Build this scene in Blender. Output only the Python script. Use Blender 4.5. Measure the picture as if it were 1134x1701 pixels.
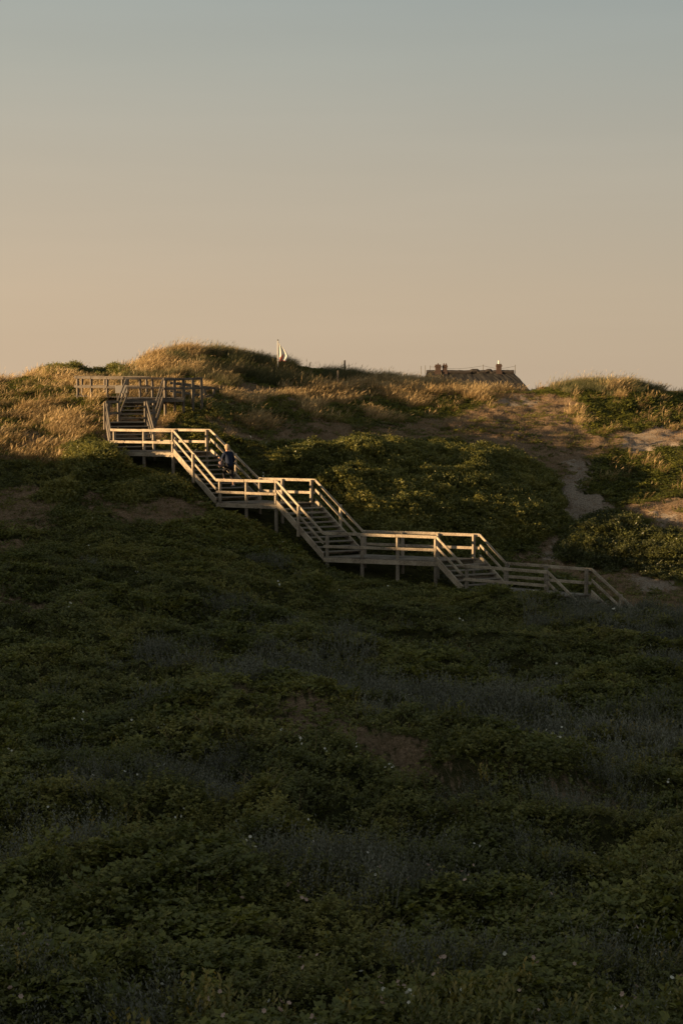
import bpy, math, random
import numpy as np
random.seed(5); RNG = np.random.default_rng(11)
R = math.radians
sc = bpy.context.scene
for o in list(bpy.data.objects): bpy.data.objects.remove(o)
C = sc.collection

# ------------------------------------------------------------------ camera
F = 2580.0; PITCH = math.atan((850.5-645)/F)          # focal length in photo pixels, eye level at y=645
cam = bpy.data.cameras.new('camera'); co = bpy.data.objects.new('camera', cam); C.objects.link(co)
co.location = (0, 0, 0); co.rotation_euler = (math.pi/2-PITCH, 0, 0)
cam.sensor_fit = 'VERTICAL'; cam.sensor_height = 36; cam.lens = F/1701*36
cam.clip_start = .1; cam.clip_end = 9000
sc.camera = co

# ------------------------------------------------------------------ sky, sun, exposure
SUN_EL, SUN_AZ = R(7.5), R(15)                        # low sun: far left and a little behind the viewer
sx, sy = -math.cos(SUN_AZ), -math.sin(SUN_AZ)         # horizontal direction to the sun
world = bpy.data.worlds.new('World'); sc.world = world; world.use_nodes = True
wn = world.node_tree; wn.nodes.clear()
def N(t, kind, **kw):
    n = t.nodes.new(kind)
    for k, v in kw.items():
        if k.startswith('i_'): n.inputs[k[2:].replace('_', ' ')].default_value = v
        else: setattr(n, k, v)
    return n
wo = N(wn, 'ShaderNodeOutputWorld'); bg = N(wn, 'ShaderNodeBackground')
sky = N(wn, 'ShaderNodeTexSky', sky_type='NISHITA', sun_disc=False, sun_elevation=SUN_EL,
        sun_rotation=math.atan2(sx, sy), air_density=1.0, dust_density=1.5, ozone_density=1.0)
tc = N(wn, 'ShaderNodeTexCoord'); sep = N(wn, 'ShaderNodeSeparateXYZ')
wn.links.new(tc.outputs['Generated'], sep.inputs[0])
ramp = N(wn, 'ShaderNodeValToRGB')                    # evening gradient by height above the horizon
el = ramp.color_ramp.elements
stops = [(0.0, (.58,.445,.31)), (.06, (.56,.446,.322)), (.13, (.495,.436,.342)), (.20, (.41,.415,.362)), (.26, (.345,.385,.370)), (.40, (.25,.29,.29)), (1.0, (.175,.185,.175))]
el[0].position, el[0].color = stops[0][0], (*stops[0][1], 1)
el[1].position, el[1].color = stops[-1][0], (*stops[-1][1], 1)
for p, c in stops[1:-1]:
    e = el.new(p); e.color = (*c, 1)
wn.links.new(sep.outputs['Z'], ramp.inputs[0])
# brighter and warmer to the side of the sun
gx = N(wn, 'ShaderNodeMapRange'); gx.inputs['From Min'].default_value = .35; gx.inputs['From Max'].default_value = -.6
gx.inputs['To Min'].default_value = .0; gx.inputs['To Max'].default_value = 1.0
wn.links.new(sep.outputs['X'], gx.inputs['Value'])
warm = N(wn, 'ShaderNodeMix', data_type='RGBA'); warm.inputs['A'].default_value = (.90,.92,.94,1); warm.inputs['B'].default_value = (1.22,1.16,1.10,1)
wn.links.new(gx.outputs[0], warm.inputs['Factor'])
mul = N(wn, 'ShaderNodeMix', data_type='RGBA', blend_type='MULTIPLY'); mul.inputs['Factor'].default_value = 1
wn.links.new(ramp.outputs[0], mul.inputs['A']); wn.links.new(warm.outputs['Result'], mul.inputs['B'])
# faint streaks of high cloud
mp = N(wn, 'ShaderNodeMapping'); mp.inputs['Scale'].default_value = (2.2, 2.2, 22); mp.inputs['Rotation'].default_value = (0, R(1.5), 0)
nz = N(wn, 'ShaderNodeTexNoise', i_Scale=1.6, i_Detail=5.0, i_Roughness=.5)
wn.links.new(tc.outputs['Generated'], mp.inputs[0]); wn.links.new(mp.outputs[0], nz.inputs['Vector'])
cl = N(wn, 'ShaderNodeMapRange'); cl.inputs['From Min'].default_value = .42; cl.inputs['From Max'].default_value = .72
cl.inputs['To Min'].default_value = 1.0; cl.inputs['To Max'].default_value = 1.03
wn.links.new(nz.outputs[0], cl.inputs['Value'])
mul2 = N(wn, 'ShaderNodeVectorMath', operation='SCALE'); wn.links.new(mul.outputs['Result'], mul2.inputs[0]); wn.links.new(cl.outputs[0], mul2.inputs['Scale'])
# blend with the physical sky
ns = N(wn, 'ShaderNodeVectorMath', operation='SCALE'); ns.inputs['Scale'].default_value = .12
wn.links.new(sky.outputs[0], ns.inputs[0])
mx = N(wn, 'ShaderNodeMix', data_type='RGBA'); mx.inputs['Factor'].default_value = .9
wn.links.new(ns.outputs[0], mx.inputs['A']); wn.links.new(mul2.outputs[0], mx.inputs['B'])
wn.links.new(mx.outputs['Result'], bg.inputs['Color']); bg.inputs['Strength'].default_value = .39
wn.links.new(bg.outputs[0], wo.inputs[0])
sun = bpy.data.lights.new('sun', 'SUN'); so = bpy.data.objects.new('sun', sun); C.objects.link(so)
sun.energy = 5.0; sun.angle = R(.6); sun.color = (1, .67, .33)
from mathutils import Vector, Matrix, Euler
so.rotation_euler = Vector((sx*math.cos(SUN_EL), sy*math.cos(SUN_EL), math.sin(SUN_EL))).to_track_quat('Z', 'Y').to_euler()
sc.view_settings.view_transform = 'Standard'; sc.view_settings.look = 'None'
sc.view_settings.exposure = 1.36; sc.view_settings.gamma = 1

# ------------------------------------------------------------------ measuring helpers
cp, sp_ = math.cos(PITCH), math.sin(PITCH)
def at(px, py, D):                                    # pixel of the survey photo at distance D -> world point
    v = -(py-850.5)/F; d = Vector(((px-567)/F, cp+sp_*v, -sp_+cp*v)); return d*(D/d.y)
def xat(px, z, D):                                    # point at height z, distance D seen in photo column px
    depth = D*cp - z*sp_                              # distance along the optical axis
    return Vector(((px-567)/F*depth, D, z))
def proj(X, Y, Z):
    dep = Y*cp - Z*sp_; up = Y*sp_ + Z*cp
    return 567+F*X/dep, 850.5-F*up/dep
def zpy(D, py):
    v = -(py-850.5)/F; return D*(-sp_+cp*v)/(cp+sp_*v)

# ------------------------------------------------------------------ noise
def vnoise(x, y, seed=0):
    xi = np.floor(x).astype(np.int64); yi = np.floor(y).astype(np.int64); fx = x-xi; fy = y-yi
    fx = fx*fx*fx*(fx*(fx*6-15)+10); fy = fy*fy*fy*(fy*(fy*6-15)+10)
    def h(a, b):
        n = (a*374761393 + b*668265263 + seed*974634777) & 0xffffffff
        n = ((n ^ (n >> 13))*1274126177) & 0xffffffff
        return ((n ^ (n >> 16)) & 0xffff)/65535.0
    return (h(xi,yi)*(1-fx)+h(xi+1,yi)*fx)*(1-fy)+(h(xi,yi+1)*(1-fx)+h(xi+1,yi+1)*fx)*fy
def fbm(x, y, oct=4, seed=0, g=.5):
    s = 0; a = 1; t = 0
    for i in range(oct):
        s = s+a*vnoise(x*2**i+17.3*i, y*2**i-9.1*i, seed+i); t += a; a *= g
    return s/t
def sstep(a, b, x):
    t = np.clip((x-a)/(b-a), 0, 1); return t*t*(3-2*t)

# ------------------------------------------------------------------ terrain heights
# survey columns: photo column -> (distance, photo row of the bare ground)
cols = {
 -140:[(50,-6.2),(56,905),(61,838),(65,778),(69,722),(74,676),(82,638),(88,638),(100,-1),(130,-6)],
 0:[(50,-6.4),(56,912),(61,845),(65,785),(69,728),(74,682),(81,646),(86,637.2),(90,640),(100,-0.8),(130,-6)],
 90:[(50,-6.6),(56,920),(61,850),(65,792),(69,738),(74,686),(80,645),(86,624.8),(90,616),(100,-0.6),(130,-6)],
 170:[(50,-6.9),(56,922),(60,868),(64,808),(66,775),(69,740),(72,704),(76,664),(84,644),(89,627),(100,-0.5),(130,-6)],
 250:[(50,-7.1),(56,925),(60,872),(64,818),(66,788),(68.5,764),(70,742),(73,704),(76,668),(83,641),(90,594),(96,600),(130,-6)],
 310:[(50,-7.2),(56,930),(60,880),(64,822),(66,792),(68,765),(70,738),(73,700),(77,668),(83,645),(91,580),(97,590),(130,-6)],
 362:[(50,-7.3),(56,938),(60,890),(62,858),(64,840),(66,800),(68,765),(71,715),(75,680),(80,657),(84,642),(92,585),(98,592),(130,-6)],
 430:[(50,-7.5),(56,952),(60,905),(62,880),(64,862),(66,818),(69,760),(73,718),(78,682),(82,663.5),(86,648),(93,597),(99,603),(130,-6)],
 500:[(50,-7.7),(56,962),(58,945),(60,935),(63,895),(66,835),(70,765),(74,725),(79,692),(84,665),(88,645),(94,612),(100,618),(130,-6)],
 560:[(50,-7.8),(56,980),(59,963),(61,938),(63,905),(66,850),(70,780),(74,738),(79,704),(84,677),(88,653),(95,620),(101,630),(130,-6)],
 658:[(50,-7.9),(55,1001),(59,974),(62,925),(65,875),(68,828),(72,768),(76,735),(81,707.5),(86,679),(90,657),(97,631),(104,641),(130,-6)],
 730:[(50,-8),(55,1004),(58,985),(62,932),(66,880),(70,815),(74,762),(78,730),(82,707.5),(87,680.2),(91,657),(96,641),(104,647),(130,-6)],
 800:[(50,-8.05),(55,994),(58,986),(62,945),(66,892),(70,822),(74,770),(78,735),(82,709.5),(87,679),(92,655),(96,648),(104,667),(130,-6)],
 880:[(49,-8.05),(54,992),(58,985),(62,950),(66,900),(70,850),(74,800),(78,752),(83,711.5),(88,679),(92,655),(96,651),(104,672),(130,-6)],
 960:[(48,-8),(54,1004),(58,988),(62,955),(66,905),(70,850),(74,800),(79,752),(84,711.4),(89,666),(93,643),(97,636),(104,653),(130,-6)],
 1050:[(47,-7.9),(53,1020),(58,990),(62,955),(66,900),(70,845),(75,790),(80,742),(85,705.8),(89,667),(93,646),(97,641),(104,659),(130,-6)],
 1134:[(46,-7.8),(52,1028),(58,992),(62,950),(66,890),(70,832),(75,780),(80,738),(85,708.6),(89,681),(93,664),(97,661),(104,679),(130,-6)],
 1280:[(46,-7.8),(52,1030),(58,990),(62,940),(66,870),(70,818),(75,770),(80,730),(85,705),(89,679),(93,662),(97,655),(104,667),(130,-6)]}
near_l = [(-40,-5.5),(0,-4.6),(6,-4.9),(13,-5.9),(20,-6.35),(30,-6.75),(40,-6.9)]
near_r = [(-40,-5.5),(0,-4.6),(6,-4.9),(13,-5.9),(20,-6.5),(30,-7.2),(40,-7.75)]
DG = np.arange(-40, 160.01, .5); cps = sorted(cols); AG = np.array([(c-567)/F for c in cps])
ZT = []
for c in cps:
    k = (c+140)/1420; nl = [(a, b*(1-k)+d*k) for (a, b), (_, d) in zip(near_l, near_r)]
    pts = nl+[(D, zpy(D, v) if v > 50 else v) for D, v in cols[c]]
    z = np.interp(DG, [p[0] for p in pts], [p[1] for p in pts])
    ker = np.exp(-.5*(np.arange(-6, 7)*.5/.8)**2); ker /= ker.sum()
    ZT.append(np.convolve(np.pad(z, 6, 'edge'), ker, 'valid'))
ZT = np.array(ZT)
AF = np.linspace(AG[0], AG[-1], 240); ZF = np.array([np.interp(AF, AG, ZT[:, j]) for j in range(ZT.shape[1])]).T
ker = np.exp(-.5*(np.arange(-8, 9)/3.0)**2); ker /= ker.sum()
ZF = np.array([np.convolve(np.pad(ZF[:, j], 8, 'edge'), ker, 'valid') for j in range(ZF.shape[1])]).T
def base(X, Y):
    a = np.clip(X/np.maximum(Y, 9), AF[0], AF[-1]); D = np.clip(Y, DG[0], DG[-1]-.01)
    i = np.clip((a-AF[0])/(AF[1]-AF[0]), 0, len(AF)-1.001); j = (D-DG[0])/.5
    i0 = i.astype(int); j0 = j.astype(int); fi = i-i0; fj = j-j0
    z = (ZF[i0,j0]*(1-fi)+ZF[i0+1,j0]*fi)*(1-fj)+(ZF[i0,j0+1]*(1-fi)+ZF[i0+1,j0+1]*fi)*fj
    far = sstep(130, 400, np.hypot(X, Y)); return z*(1-far)-9*far
# unseen dune added on the sunny side: crest shaped to set the valley's shade edge
def dune(X, Y):
    t = -(X*sx+Y*sy); q = X*sy-Y*sx
    H = np.interp(q, [-60,-20,20,42,50,53,54.8,55.5,56.7,57.2,58.9,62,63,64.5,65.6,67,72,80,110], [-.5,.3,.3,.3,.3,.25,.05,-.25,-.25,.3,.55,.75,1.0,1.5,1.6,1.25,1.1,-.5,-6])
    H = H+.16*(fbm(q*.5, t*.05, 3, 91)-.5)
    return H, np.exp(-((t+27)/9.0)**2)

# ------------------------------------------------------------------ what grows where
def inpoly(x, y, poly):
    ins = np.zeros(x.shape, bool); n = len(poly)
    for i in range(n):
        x0, y0 = poly[i]; x1, y1 = poly[(i+1) % n]
        if y0 == y1: continue
        c = ((y0 > y) != (y1 > y)) & (x < (x1-x0)*(y-y0)/(y1-y0)+x0); ins ^= c
    return ins
P_SAND = [[(880,866),(900,822),(925,800),(935,770),(965,755),(960,792),(985,822),(1010,835),(985,858),(940,878),(905,880)],
          [(885,925),(935,888),(950,905),(945,928),(905,938)],
          [(1035,742),(1060,720),(1105,708),(1134,712),(1300,715),(1300,745),(1134,738),(1080,750)],
          [(1075,850),(1100,830),(1130,850),(1100,880)],
          [(822,668),(850,655),(905,660),(880,672)], [(1050,962),(1100,955),(1130,980),(1080,985)]]
P_DRY = [[(455,700),(520,700),(690,712),(745,690),(815,668),(850,652),(930,658),(965,676),(950,705),(1010,735),(1060,715),(1060,745),(970,760),(945,790),(915,800),(860,752),(700,736),(450,738)],
         [(20,742),(60,722),(115,722),(95,742),(40,755)], [(-100,815),(40,812),(105,838),(80,880),(-100,895)],
         [(135,838),(240,826),(345,840),(320,874),(180,872)], [(-100,915),(20,905),(60,925),(-20,940),(-100,940)], [(330,655),(350,640),(470,640),(480,658),(400,668)],
         [(860,935),(900,880),(960,935),(1060,945),(1280,950),(1280,1035),(1120,1030),(1040,1005),(950,965)],
         [(1010,840),(1090,825),(1134,830),(1280,840),(1280,870),(1100,885),(1040,870)],
         [(385,1196),(425,1192),(540,1236),(640,1278),(740,1318),(840,1342),(730,1346),(620,1324),(490,1272),(400,1226)],
         [(800,1330),(1000,1345),(1134,1375),(1300,1380),(1300,1392),(1134,1385),(950,1360)],
         [(-120,985),(50,990),(130,1010),(60,1025),(-120,1015)]]
P_GREY = [[(860,1020),(920,1000),(1040,1010),(1280,1030),(1280,1110),(1134,1090),(980,1065),(880,1055)],
          [(400,1110),(560,1120),(760,1140),(880,1190),(1040,1215),(1280,1220),(1280,1300),(1000,1300),(760,1260),(560,1210),(430,1160)],
          [(430,1450),(560,1425),(700,1440),(790,1470),(760,1530),(600,1560),(470,1530)],
          [(640,1610),(800,1590),(960,1610),(1280,1600),(1280,1690),(900,1660),(700,1650)],
          [(-60,1380),(60,1370),(200,1400),(210,1450),(60,1470),(-60,1460)], [(740,1340),(900,1340),(1050,1380),(1000,1400),(800,1380)]]
P_GOLD = [[(-160,600),(110,590),(180,618),(178,650),(120,662),(0,655),(-160,670)], [(-160,690),(60,678),(170,672),(175,715),(120,722),(-160,736)],
          [(125,640),(200,640),(340,640),(345,662),(300,664),(200,668),(130,665)],
          [(180,620),(240,592),(262,584),(262,600),(215,628),(185,630)], [(285,584),(310,566),(345,572),(330,590),(300,596)],
          [(420,652),(470,640),(560,645),(600,628),(700,628),(760,628),(835,636),(820,655),(760,655),(690,664),(560,662),(430,662)]]
P_MAR = [[(180,640),(250,580),(330,560),(600,600),(700,620),(730,640),(560,642),(420,640)], [(860,650),(880,630),(940,620),(1060,620),(1300,640),(1300,656),(1100,660),(960,655)]]
P_LOW = [[(830,640),(900,640),(970,648),(965,668),(920,656),(850,653)], [(480,690),(560,662),(700,664),(830,658),(830,680),(740,690),(690,705),(560,702)],   # crowberry mats
         [(880,645),(1134,652),(1300,655),(1300,712),(1110,704),(1060,712),(1000,722),(960,700),(975,668)],
         [(950,765),(1000,745),(1134,742),(1300,745),(1300,830),(1134,828),(1000,825),(965,800)],
         [(-160,640),(60,630),(110,640),(150,668),(60,678),(-160,690)], [(-160,705),(40,698),(60,712),(20,722),(-160,726)]]
WARP = 24
def veg(X, Y, Z):
    px, py = proj(X, Y, Z)
    s = np.clip(Y/60, .25, 1.3); w = WARP/s**.4
    wx = px+(fbm(X*1.1, Y*.6, 3, 5)-.5)*w*3; wy = py+(fbm(X*1.0+40, Y*.6, 3, 7)-.5)*w*1.6
    k = np.zeros(X.shape, int)                         # 0 rose scrub
    for code, polys in ((5, P_MAR), (4, P_GOLD), (6, P_LOW), (3, P_GREY), (2, P_DRY), (1, P_SAND)):
        for p in polys: k[inpoly(wx, wy, p)] = code
    # patches of dry and gold grass mixed into the sunny slopes
    n = fbm(X*.7, Y*.35, 4, 33); hill = (py < 735) & (k == 0)
    k[hill & (n > .60)] = 4; k[hill & (n > .5) & (n <= .60)] = 6; k[hill & (n < .36)] = 2
    n2 = fbm(X*.8+9, Y*.4, 4, 37)
    k[(k == 6) & (n2 > .70)] = 4; k[(k == 4) & (n2 < .38)] = 6
    m5 = fbm(X*.55+31, Y*.3, 3, 71); k[(k == 5) & (m5 > .49)] = 6; k[(k == 5) & (m5 < .24+.10*(px < 330))] = 4
    k[(px > 95) & (px < 205) & (py > 585) & (py < 618) & (Y > 82) & (m5 > .2)] = 0
    lf = (px < 190) & (py < 775) & (py > 640) & (k == 0) & (n2 < .47); k[lf] = 4
    g = fbm(X*.45, Y*.3+5, 4, 51)
    k[(k == 0) & (py > 900) & (g > .70)] = 3
    return k

# stair route (needed for clearing the plants): near and far corner of every bend, rail-top heights
ZR = {0:-.57, 1:-1.75, 2:-3.69, 3:-5.56, 4:-6.53}
Z1 = .48
n1l, n1r = xat(184,ZR[1],67.6), xat(289,ZR[1],66.0); f1l, f1r = xat(256,ZR[1],68.35), xat(350,ZR[1],66.85)
n2l, n2r = xat(359,ZR[2],63.6), xat(460,ZR[2],62.4); f2l, f2r = xat(430,ZR[2],64.45), xat(524,ZR[2],63.25)
n3l, n3r = xat(537,ZR[3],60.0), xat(725,ZR[3],58.5); f3l, f3r = xat(603,ZR[3],60.85), xat(797,ZR[3],59.35)
n4l, n4r = xat(769,ZR[4],57.4), xat(910,ZR[4],55.4); f4l, f4r = xat(840,ZR[4],58.25), xat(982,ZR[4],56.25)
p0nl, p0nr = xat(176,ZR[0],70.0), xat(244,ZR[0],70.6); p0fl, p0fr = xat(195,ZR[0],71.5), xat(259,ZR[0],72.0)
p1nl, p1nr = xat(210,Z1,73.3), xat(271,Z1,73.8)
mid = lambda a, b: (a+b)/2
ROUTE = [mid(p1nl,p1nr), mid(p0fl,p0fr), mid(p0nl,p0nr), mid(n1l,f1l), mid(n1r,f1r), mid(n2l,f2l), mid(n2r,f2r), mid(n3l,f3l), mid(n3r,f3r), mid(n4l,f4l), mid(n4r,f4r), mid(n4r,f4r)+Vector((.9,-1.1,-1.2))]
def route(X, Y):                                       # distance to the stairs and deck height there
    best = np.full(X.shape, 1e9); zz = np.zeros(X.shape)
    for a, b in zip(ROUTE[:-1], ROUTE[1:]):
        d = b-a; L2 = d.x*d.x+d.y*d.y
        t = np.clip(((X-a.x)*d.x+(Y-a.y)*d.y)/L2, 0, 1); dd = np.hypot(X-a.x-t*d.x, Y-a.y-t*d.y)
        m = dd < best; best = np.where(m, dd, best); zz = np.where(m, a.z+t*d.z, zz)
    return best, zz-1.0
AMP = np.array([.68, .03, .05, .38, .07, .34, .12])    # how mounded each kind of cover is
GX = np.arange(-34, 34.01, .2); GY = np.arange(4, 108.01, .2)
_X, _Y = np.meshgrid(GX, GY, indexing='ij'); _K = veg(_X, _Y, base(_X, _Y))
def blur(a, n=4, sg=2.2):
    kr = np.exp(-.5*(np.arange(-n, n+1)/sg)**2); kr /= kr.sum(); p = np.pad(a, n, 'edge')
    p = sum(kr[i]*p[i:i+a.shape[0], :] for i in range(2*n+1)); return sum(kr[i]*p[:, i:i+a.shape[1]] for i in range(2*n+1))
G_AMP = blur(AMP[_K]); G_HUM = blur(np.isin(_K, (1,2,4,6))*1.0)
def gsample(G, X, Y):
    i = np.clip((X-GX[0])/.2, 0, len(GX)-1.001); j = np.clip((Y-GY[0])/.2, 0, len(GY)-1.001); i0 = i.astype(int); j0 = j.astype(int); fi, fj = i-i0, j-j0
    return (G[i0,j0]*(1-fi)+G[i0+1,j0]*fi)*(1-fj)+(G[i0,j0+1]*(1-fi)+G[i0+1,j0+1]*fi)*fj
def ground(X, Y, full=True):
    X = np.asarray(X, float); Y = np.asarray(Y, float); z = base(X, Y)
    amp = gsample(G_AMP, X, Y)
    d = np.hypot(X, Y)
    big = (fbm(X*.22, Y*.22, 2, 3)-.5)*.9*sstep(9, 16, Y)*(1-sstep(46, 54, Y))
    bil = 1-np.abs(2*fbm(X*.42, Y*.42, 3, 21)-1)*2.2
    m = amp*(bil*.75+(fbm(X*1.6, Y*1.6, 2, 23)-.5)*.8)
    dr, dz = route(X, Y); near = 1-sstep(.95, 1.7, dr)
    m = m*(1-near)
    m = m*(1-.55*sstep(50, 56, Y))
    z = z+big+m+(fbm(X*.9, Y*.9, 3, 29)-.5)*.12+gsample(G_HUM, X, Y)*sstep(58, 64, Y)*((fbm(X*1.5, Y*1.2, 3, 28)-.5)*.34*(1-near))
    under = dz-.42                                     # never closer than this under the decks
    z = np.where((near > 0) & (z > under), z*(1-near)+np.minimum(z, under)*near, z)
    tx = np.clip((X+2.0)/4.4, 0, 1); dd_ = np.hypot((X-(-2.0+4.4*tx))*.8, (Y-(31.6-5.8*tx))*.5); z = z-big*.85*np.exp(-(dd_/2.4)**2)
    z = z+.52*np.exp(-(dd_/1.5)**2)
    H, w = dune(X, Y); z = np.where(H > z, z*(1-w)+H*w, z)
    return z

# ------------------------------------------------------------------ object helpers
def tag(o, label=None, cat=None, group=None, kind=None):
    if label: o['label'] = label
    if cat: o['category'] = cat
    if group: o['group'] = group
    if kind: o['kind'] = kind
    return o
def empty(name, loc, label, cat, group=None):
    o = bpy.data.objects.new(name, None); C.objects.link(o); o.location = loc; o.empty_display_size = .3
    return tag(o, label, cat, group)
def link(name, me, mat, parent=None):
    o = bpy.data.objects.new(name, me); C.objects.link(o)
    if mat: me.materials.append(mat)
    if parent:
        o.parent = parent; bpy.context.view_layer.update()
        o.matrix_parent_inverse = parent.matrix_world.inverted()
    return o
class MB:
    def __init__(s): s.v = []; s.f = []
    def add(s, vs, fs):
        b = len(s.v); s.v += [tuple(v) for v in vs]; s.f += [tuple(b+i for i in f) for f in fs]; return s
    def beam(s, a, b, w, h, off=0, side=None):         # box from a to b, w thick sideways, h tall, TOP at the line
        a, b = Vector(a), Vector(b); d = b-a; n = Vector((d.y, -d.x, 0))
        n = n.normalized() if side is None else Vector(side).normalized()
        n = n*(w/2); up = Vector((0,0,1)); vs = []
        for p in (a, b):
            for sg, hh in ((-1,0),(1,0),(1,-h),(-1,-h)): vs.append(p+n*sg+up*(hh+off))
        return s.add(vs, [(0,1,2,3),(7,6,5,4),(0,4,5,1),(1,5,6,2),(2,6,7,3),(3,7,4,0)])
    def post(s, x, y, z0, z1, w, d, u):                # upright box, faces turned to direction u
        u = Vector((u.x, u.y, 0)).normalized(); n = Vector((u.y, -u.x, 0)); vs = []
        ln = Vector((random.uniform(-.012,.012), random.uniform(-.012,.012), 0))
        for z, k in ((z0,0),(z1,1)):
            for i, j in ((-1,-1),(1,-1),(1,1),(-1,1)): vs.append(Vector((x, y, z))+u*(i*w/2)+n*(j*d/2)+ln*k)
        return s.add(vs, [(3,2,1,0),(4,5,6,7),(0,1,5,4),(1,2,6,5),(2,3,7,6),(3,0,4,7)])
    def tube(s, pts, rs, n=8, cap=True):
        b = len(s.v); pts = [Vector(p) for p in pts]
        for i, p in enumerate(pts):
            t = (pts[min(i+1, len(pts)-1)]-pts[max(i-1, 0)]).normalized()
            q = Vector((1,0,0)) if abs(t.x) < .8 else Vector((0,1,0)); e = t.cross(q).normalized(); g = t.cross(e)
            for k in range(n):
                an = 2*math.pi*k/n; s.v.append(tuple(p+(e*math.cos(an)+g*math.sin(an))*rs[i]))
        for i in range(len(pts)-1):
            for k in range(n):
                s.f.append((b+i*n+k, b+i*n+(k+1) % n, b+(i+1)*n+(k+1) % n, b+(i+1)*n+k))
        if cap: s.f.append(tuple(b+k for k in range(n))[::-1]); s.f.append(tuple(b+(len(pts)-1)*n+k for k in range(n)))
        return s
    def build(s, name, mat, parent=None, smooth=False, bevel=0):
        me = bpy.data.meshes.new(name); me.from_pydata(s.v, [], s.f); me.update()
        if bevel:
            import bmesh
            bm = bmesh.new(); bm.from_mesh(me); bmesh.ops.recalc_face_normals(bm, faces=bm.faces)
            bmesh.ops.bevel(bm, geom=bm.edges, offset=bevel, segments=1, affect='EDGES'); bm.to_mesh(me); bm.free()
        if smooth: me.polygons.foreach_set('use_smooth', [True]*len(me.polygons))
        return link(name, me, mat, parent)

# ------------------------------------------------------------------ materials
def mat(name): 
    m = bpy.data.materials.new(name); m.use_nodes = True; m.node_tree.nodes.clear(); return m, m.node_tree
def wood_mat(name, c1, c2, c3):
    m, t = mat(name); L = t.links
    out = N(t, 'ShaderNodeOutputMaterial'); b = N(t, 'ShaderNodeBsdfPrincipled', i_Roughness=.8)
    b.inputs['Specular IOR Level'].default_value = .25
    g = N(t, 'ShaderNodeNewGeometry'); oi = N(t, 'ShaderNodeObjectInfo')
    n1 = N(t, 'ShaderNodeTexNoise', i_Scale=1.7, i_Detail=6.0, i_Roughness=.65)
    n2 = N(t, 'ShaderNodeTexNoise', i_Scale=26.0, i_Detail=5.0, i_Roughness=.7)
    L.new(g.outputs['Position'], n1.inputs['Vector']); L.new(g.outputs['Position'], n2.inputs['Vector'])
    r = N(t, 'ShaderNodeValToRGB'); e = r.color_ramp.elements
    e[0].position = .42; e[0].color = (*c1, 1); e[1].position = .62; e[1].color = (*c3, 1); x = e.new(.5); x.color = (*c2, 1)
    ad = N(t, 'ShaderNodeMath', operation='MULTIPLY_ADD'); ad.inputs[1].default_value = .5
    L.new(n2.outputs[0], ad.inputs[0])
    hf = N(t, 'ShaderNodeMath', operation='MULTIPLY_ADD'); hf.inputs[1].default_value = .42
    L.new(n1.outputs[0], hf.inputs[0]); 
    rr = N(t, 'ShaderNodeMath', operation='MULTIPLY'); rr.inputs[1].default_value = .10; L.new(g.outputs['Random Per Island'], rr.inputs[0])
    L.new(rr.outputs[0], hf.inputs[2]); L.new(hf.outputs[0], ad.inputs[2])
    L.new(ad.outputs[0], r.inputs[0]); L.new(r.outputs[0], b.inputs['Base Color'])
    bp = N(t, 'ShaderNodeBump'); bp.inputs['Strength'].default_value = .5; bp.inputs['Distance'].default_value = .01
    L.new(n2.outputs[0], bp.inputs['Height']); L.new(bp.outputs[0], b.inputs['Normal'])
    L.new(b.outputs[0], out.inputs[0]); return m
M_WOOD = wood_mat('weathered_wood', (.075,.058,.044), (.25,.20,.15), (.46,.385,.30))
M_WOODG = wood_mat('grey_wood', (.055,.046,.038), (.115,.095,.078), (.20,.17,.14))
M_POST = wood_mat('darker_post_wood', (.06,.048,.038), (.18,.15,.12), (.33,.28,.225))
M_TREAD = wood_mat('worn_tread_wood', (.09,.075,.06), (.17,.145,.12), (.27,.235,.19))

def plain_mat(name, col, rough=.8, scale=12, var=.3, spec=.2, bump=.2, tr=0):
    m, t = mat(name); L = t.links
    out = N(t, 'ShaderNodeOutputMaterial'); b = N(t, 'ShaderNodeBsdfPrincipled', i_Roughness=rough); b.inputs['Specular IOR Level'].default_value = spec
    n = N(t, 'ShaderNodeTexNoise', i_Scale=scale, i_Detail=5.0, i_Roughness=.65); g = N(t, 'ShaderNodeNewGeometry'); L.new(g.outputs['Position'], n.inputs['Vector'])
    x = N(t, 'ShaderNodeMix', data_type='RGBA'); x.inputs['A'].default_value = (*[c*(1-var) for c in col], 1); x.inputs['B'].default_value = (*[min(1, c*(1+var)) for c in col], 1)
    L.new(n.outputs[0], x.inputs['Factor']); L.new(x.outputs['Result'], b.inputs['Base Color'])
    bp = N(t, 'ShaderNodeBump'); bp.inputs['Strength'].default_value = bump; bp.inputs['Distance'].default_value = .02
    L.new(n.outputs[0], bp.inputs['Height']); L.new(bp.outputs[0], b.inputs['Normal'])
    if tr:
        tl = N(t, 'ShaderNodeBsdfTranslucent'); L.new(x.outputs['Result'], tl.inputs['Color'])
        ms = N(t, 'ShaderNodeMixShader'); ms.inputs[0].default_value = tr; L.new(b.outputs[0], ms.inputs[1]); L.new(tl.outputs[0], ms.inputs[2]); L.new(ms.outputs[0], out.inputs[0])
    else: L.new(b.outputs[0], out.inputs[0])
    return m

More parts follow.
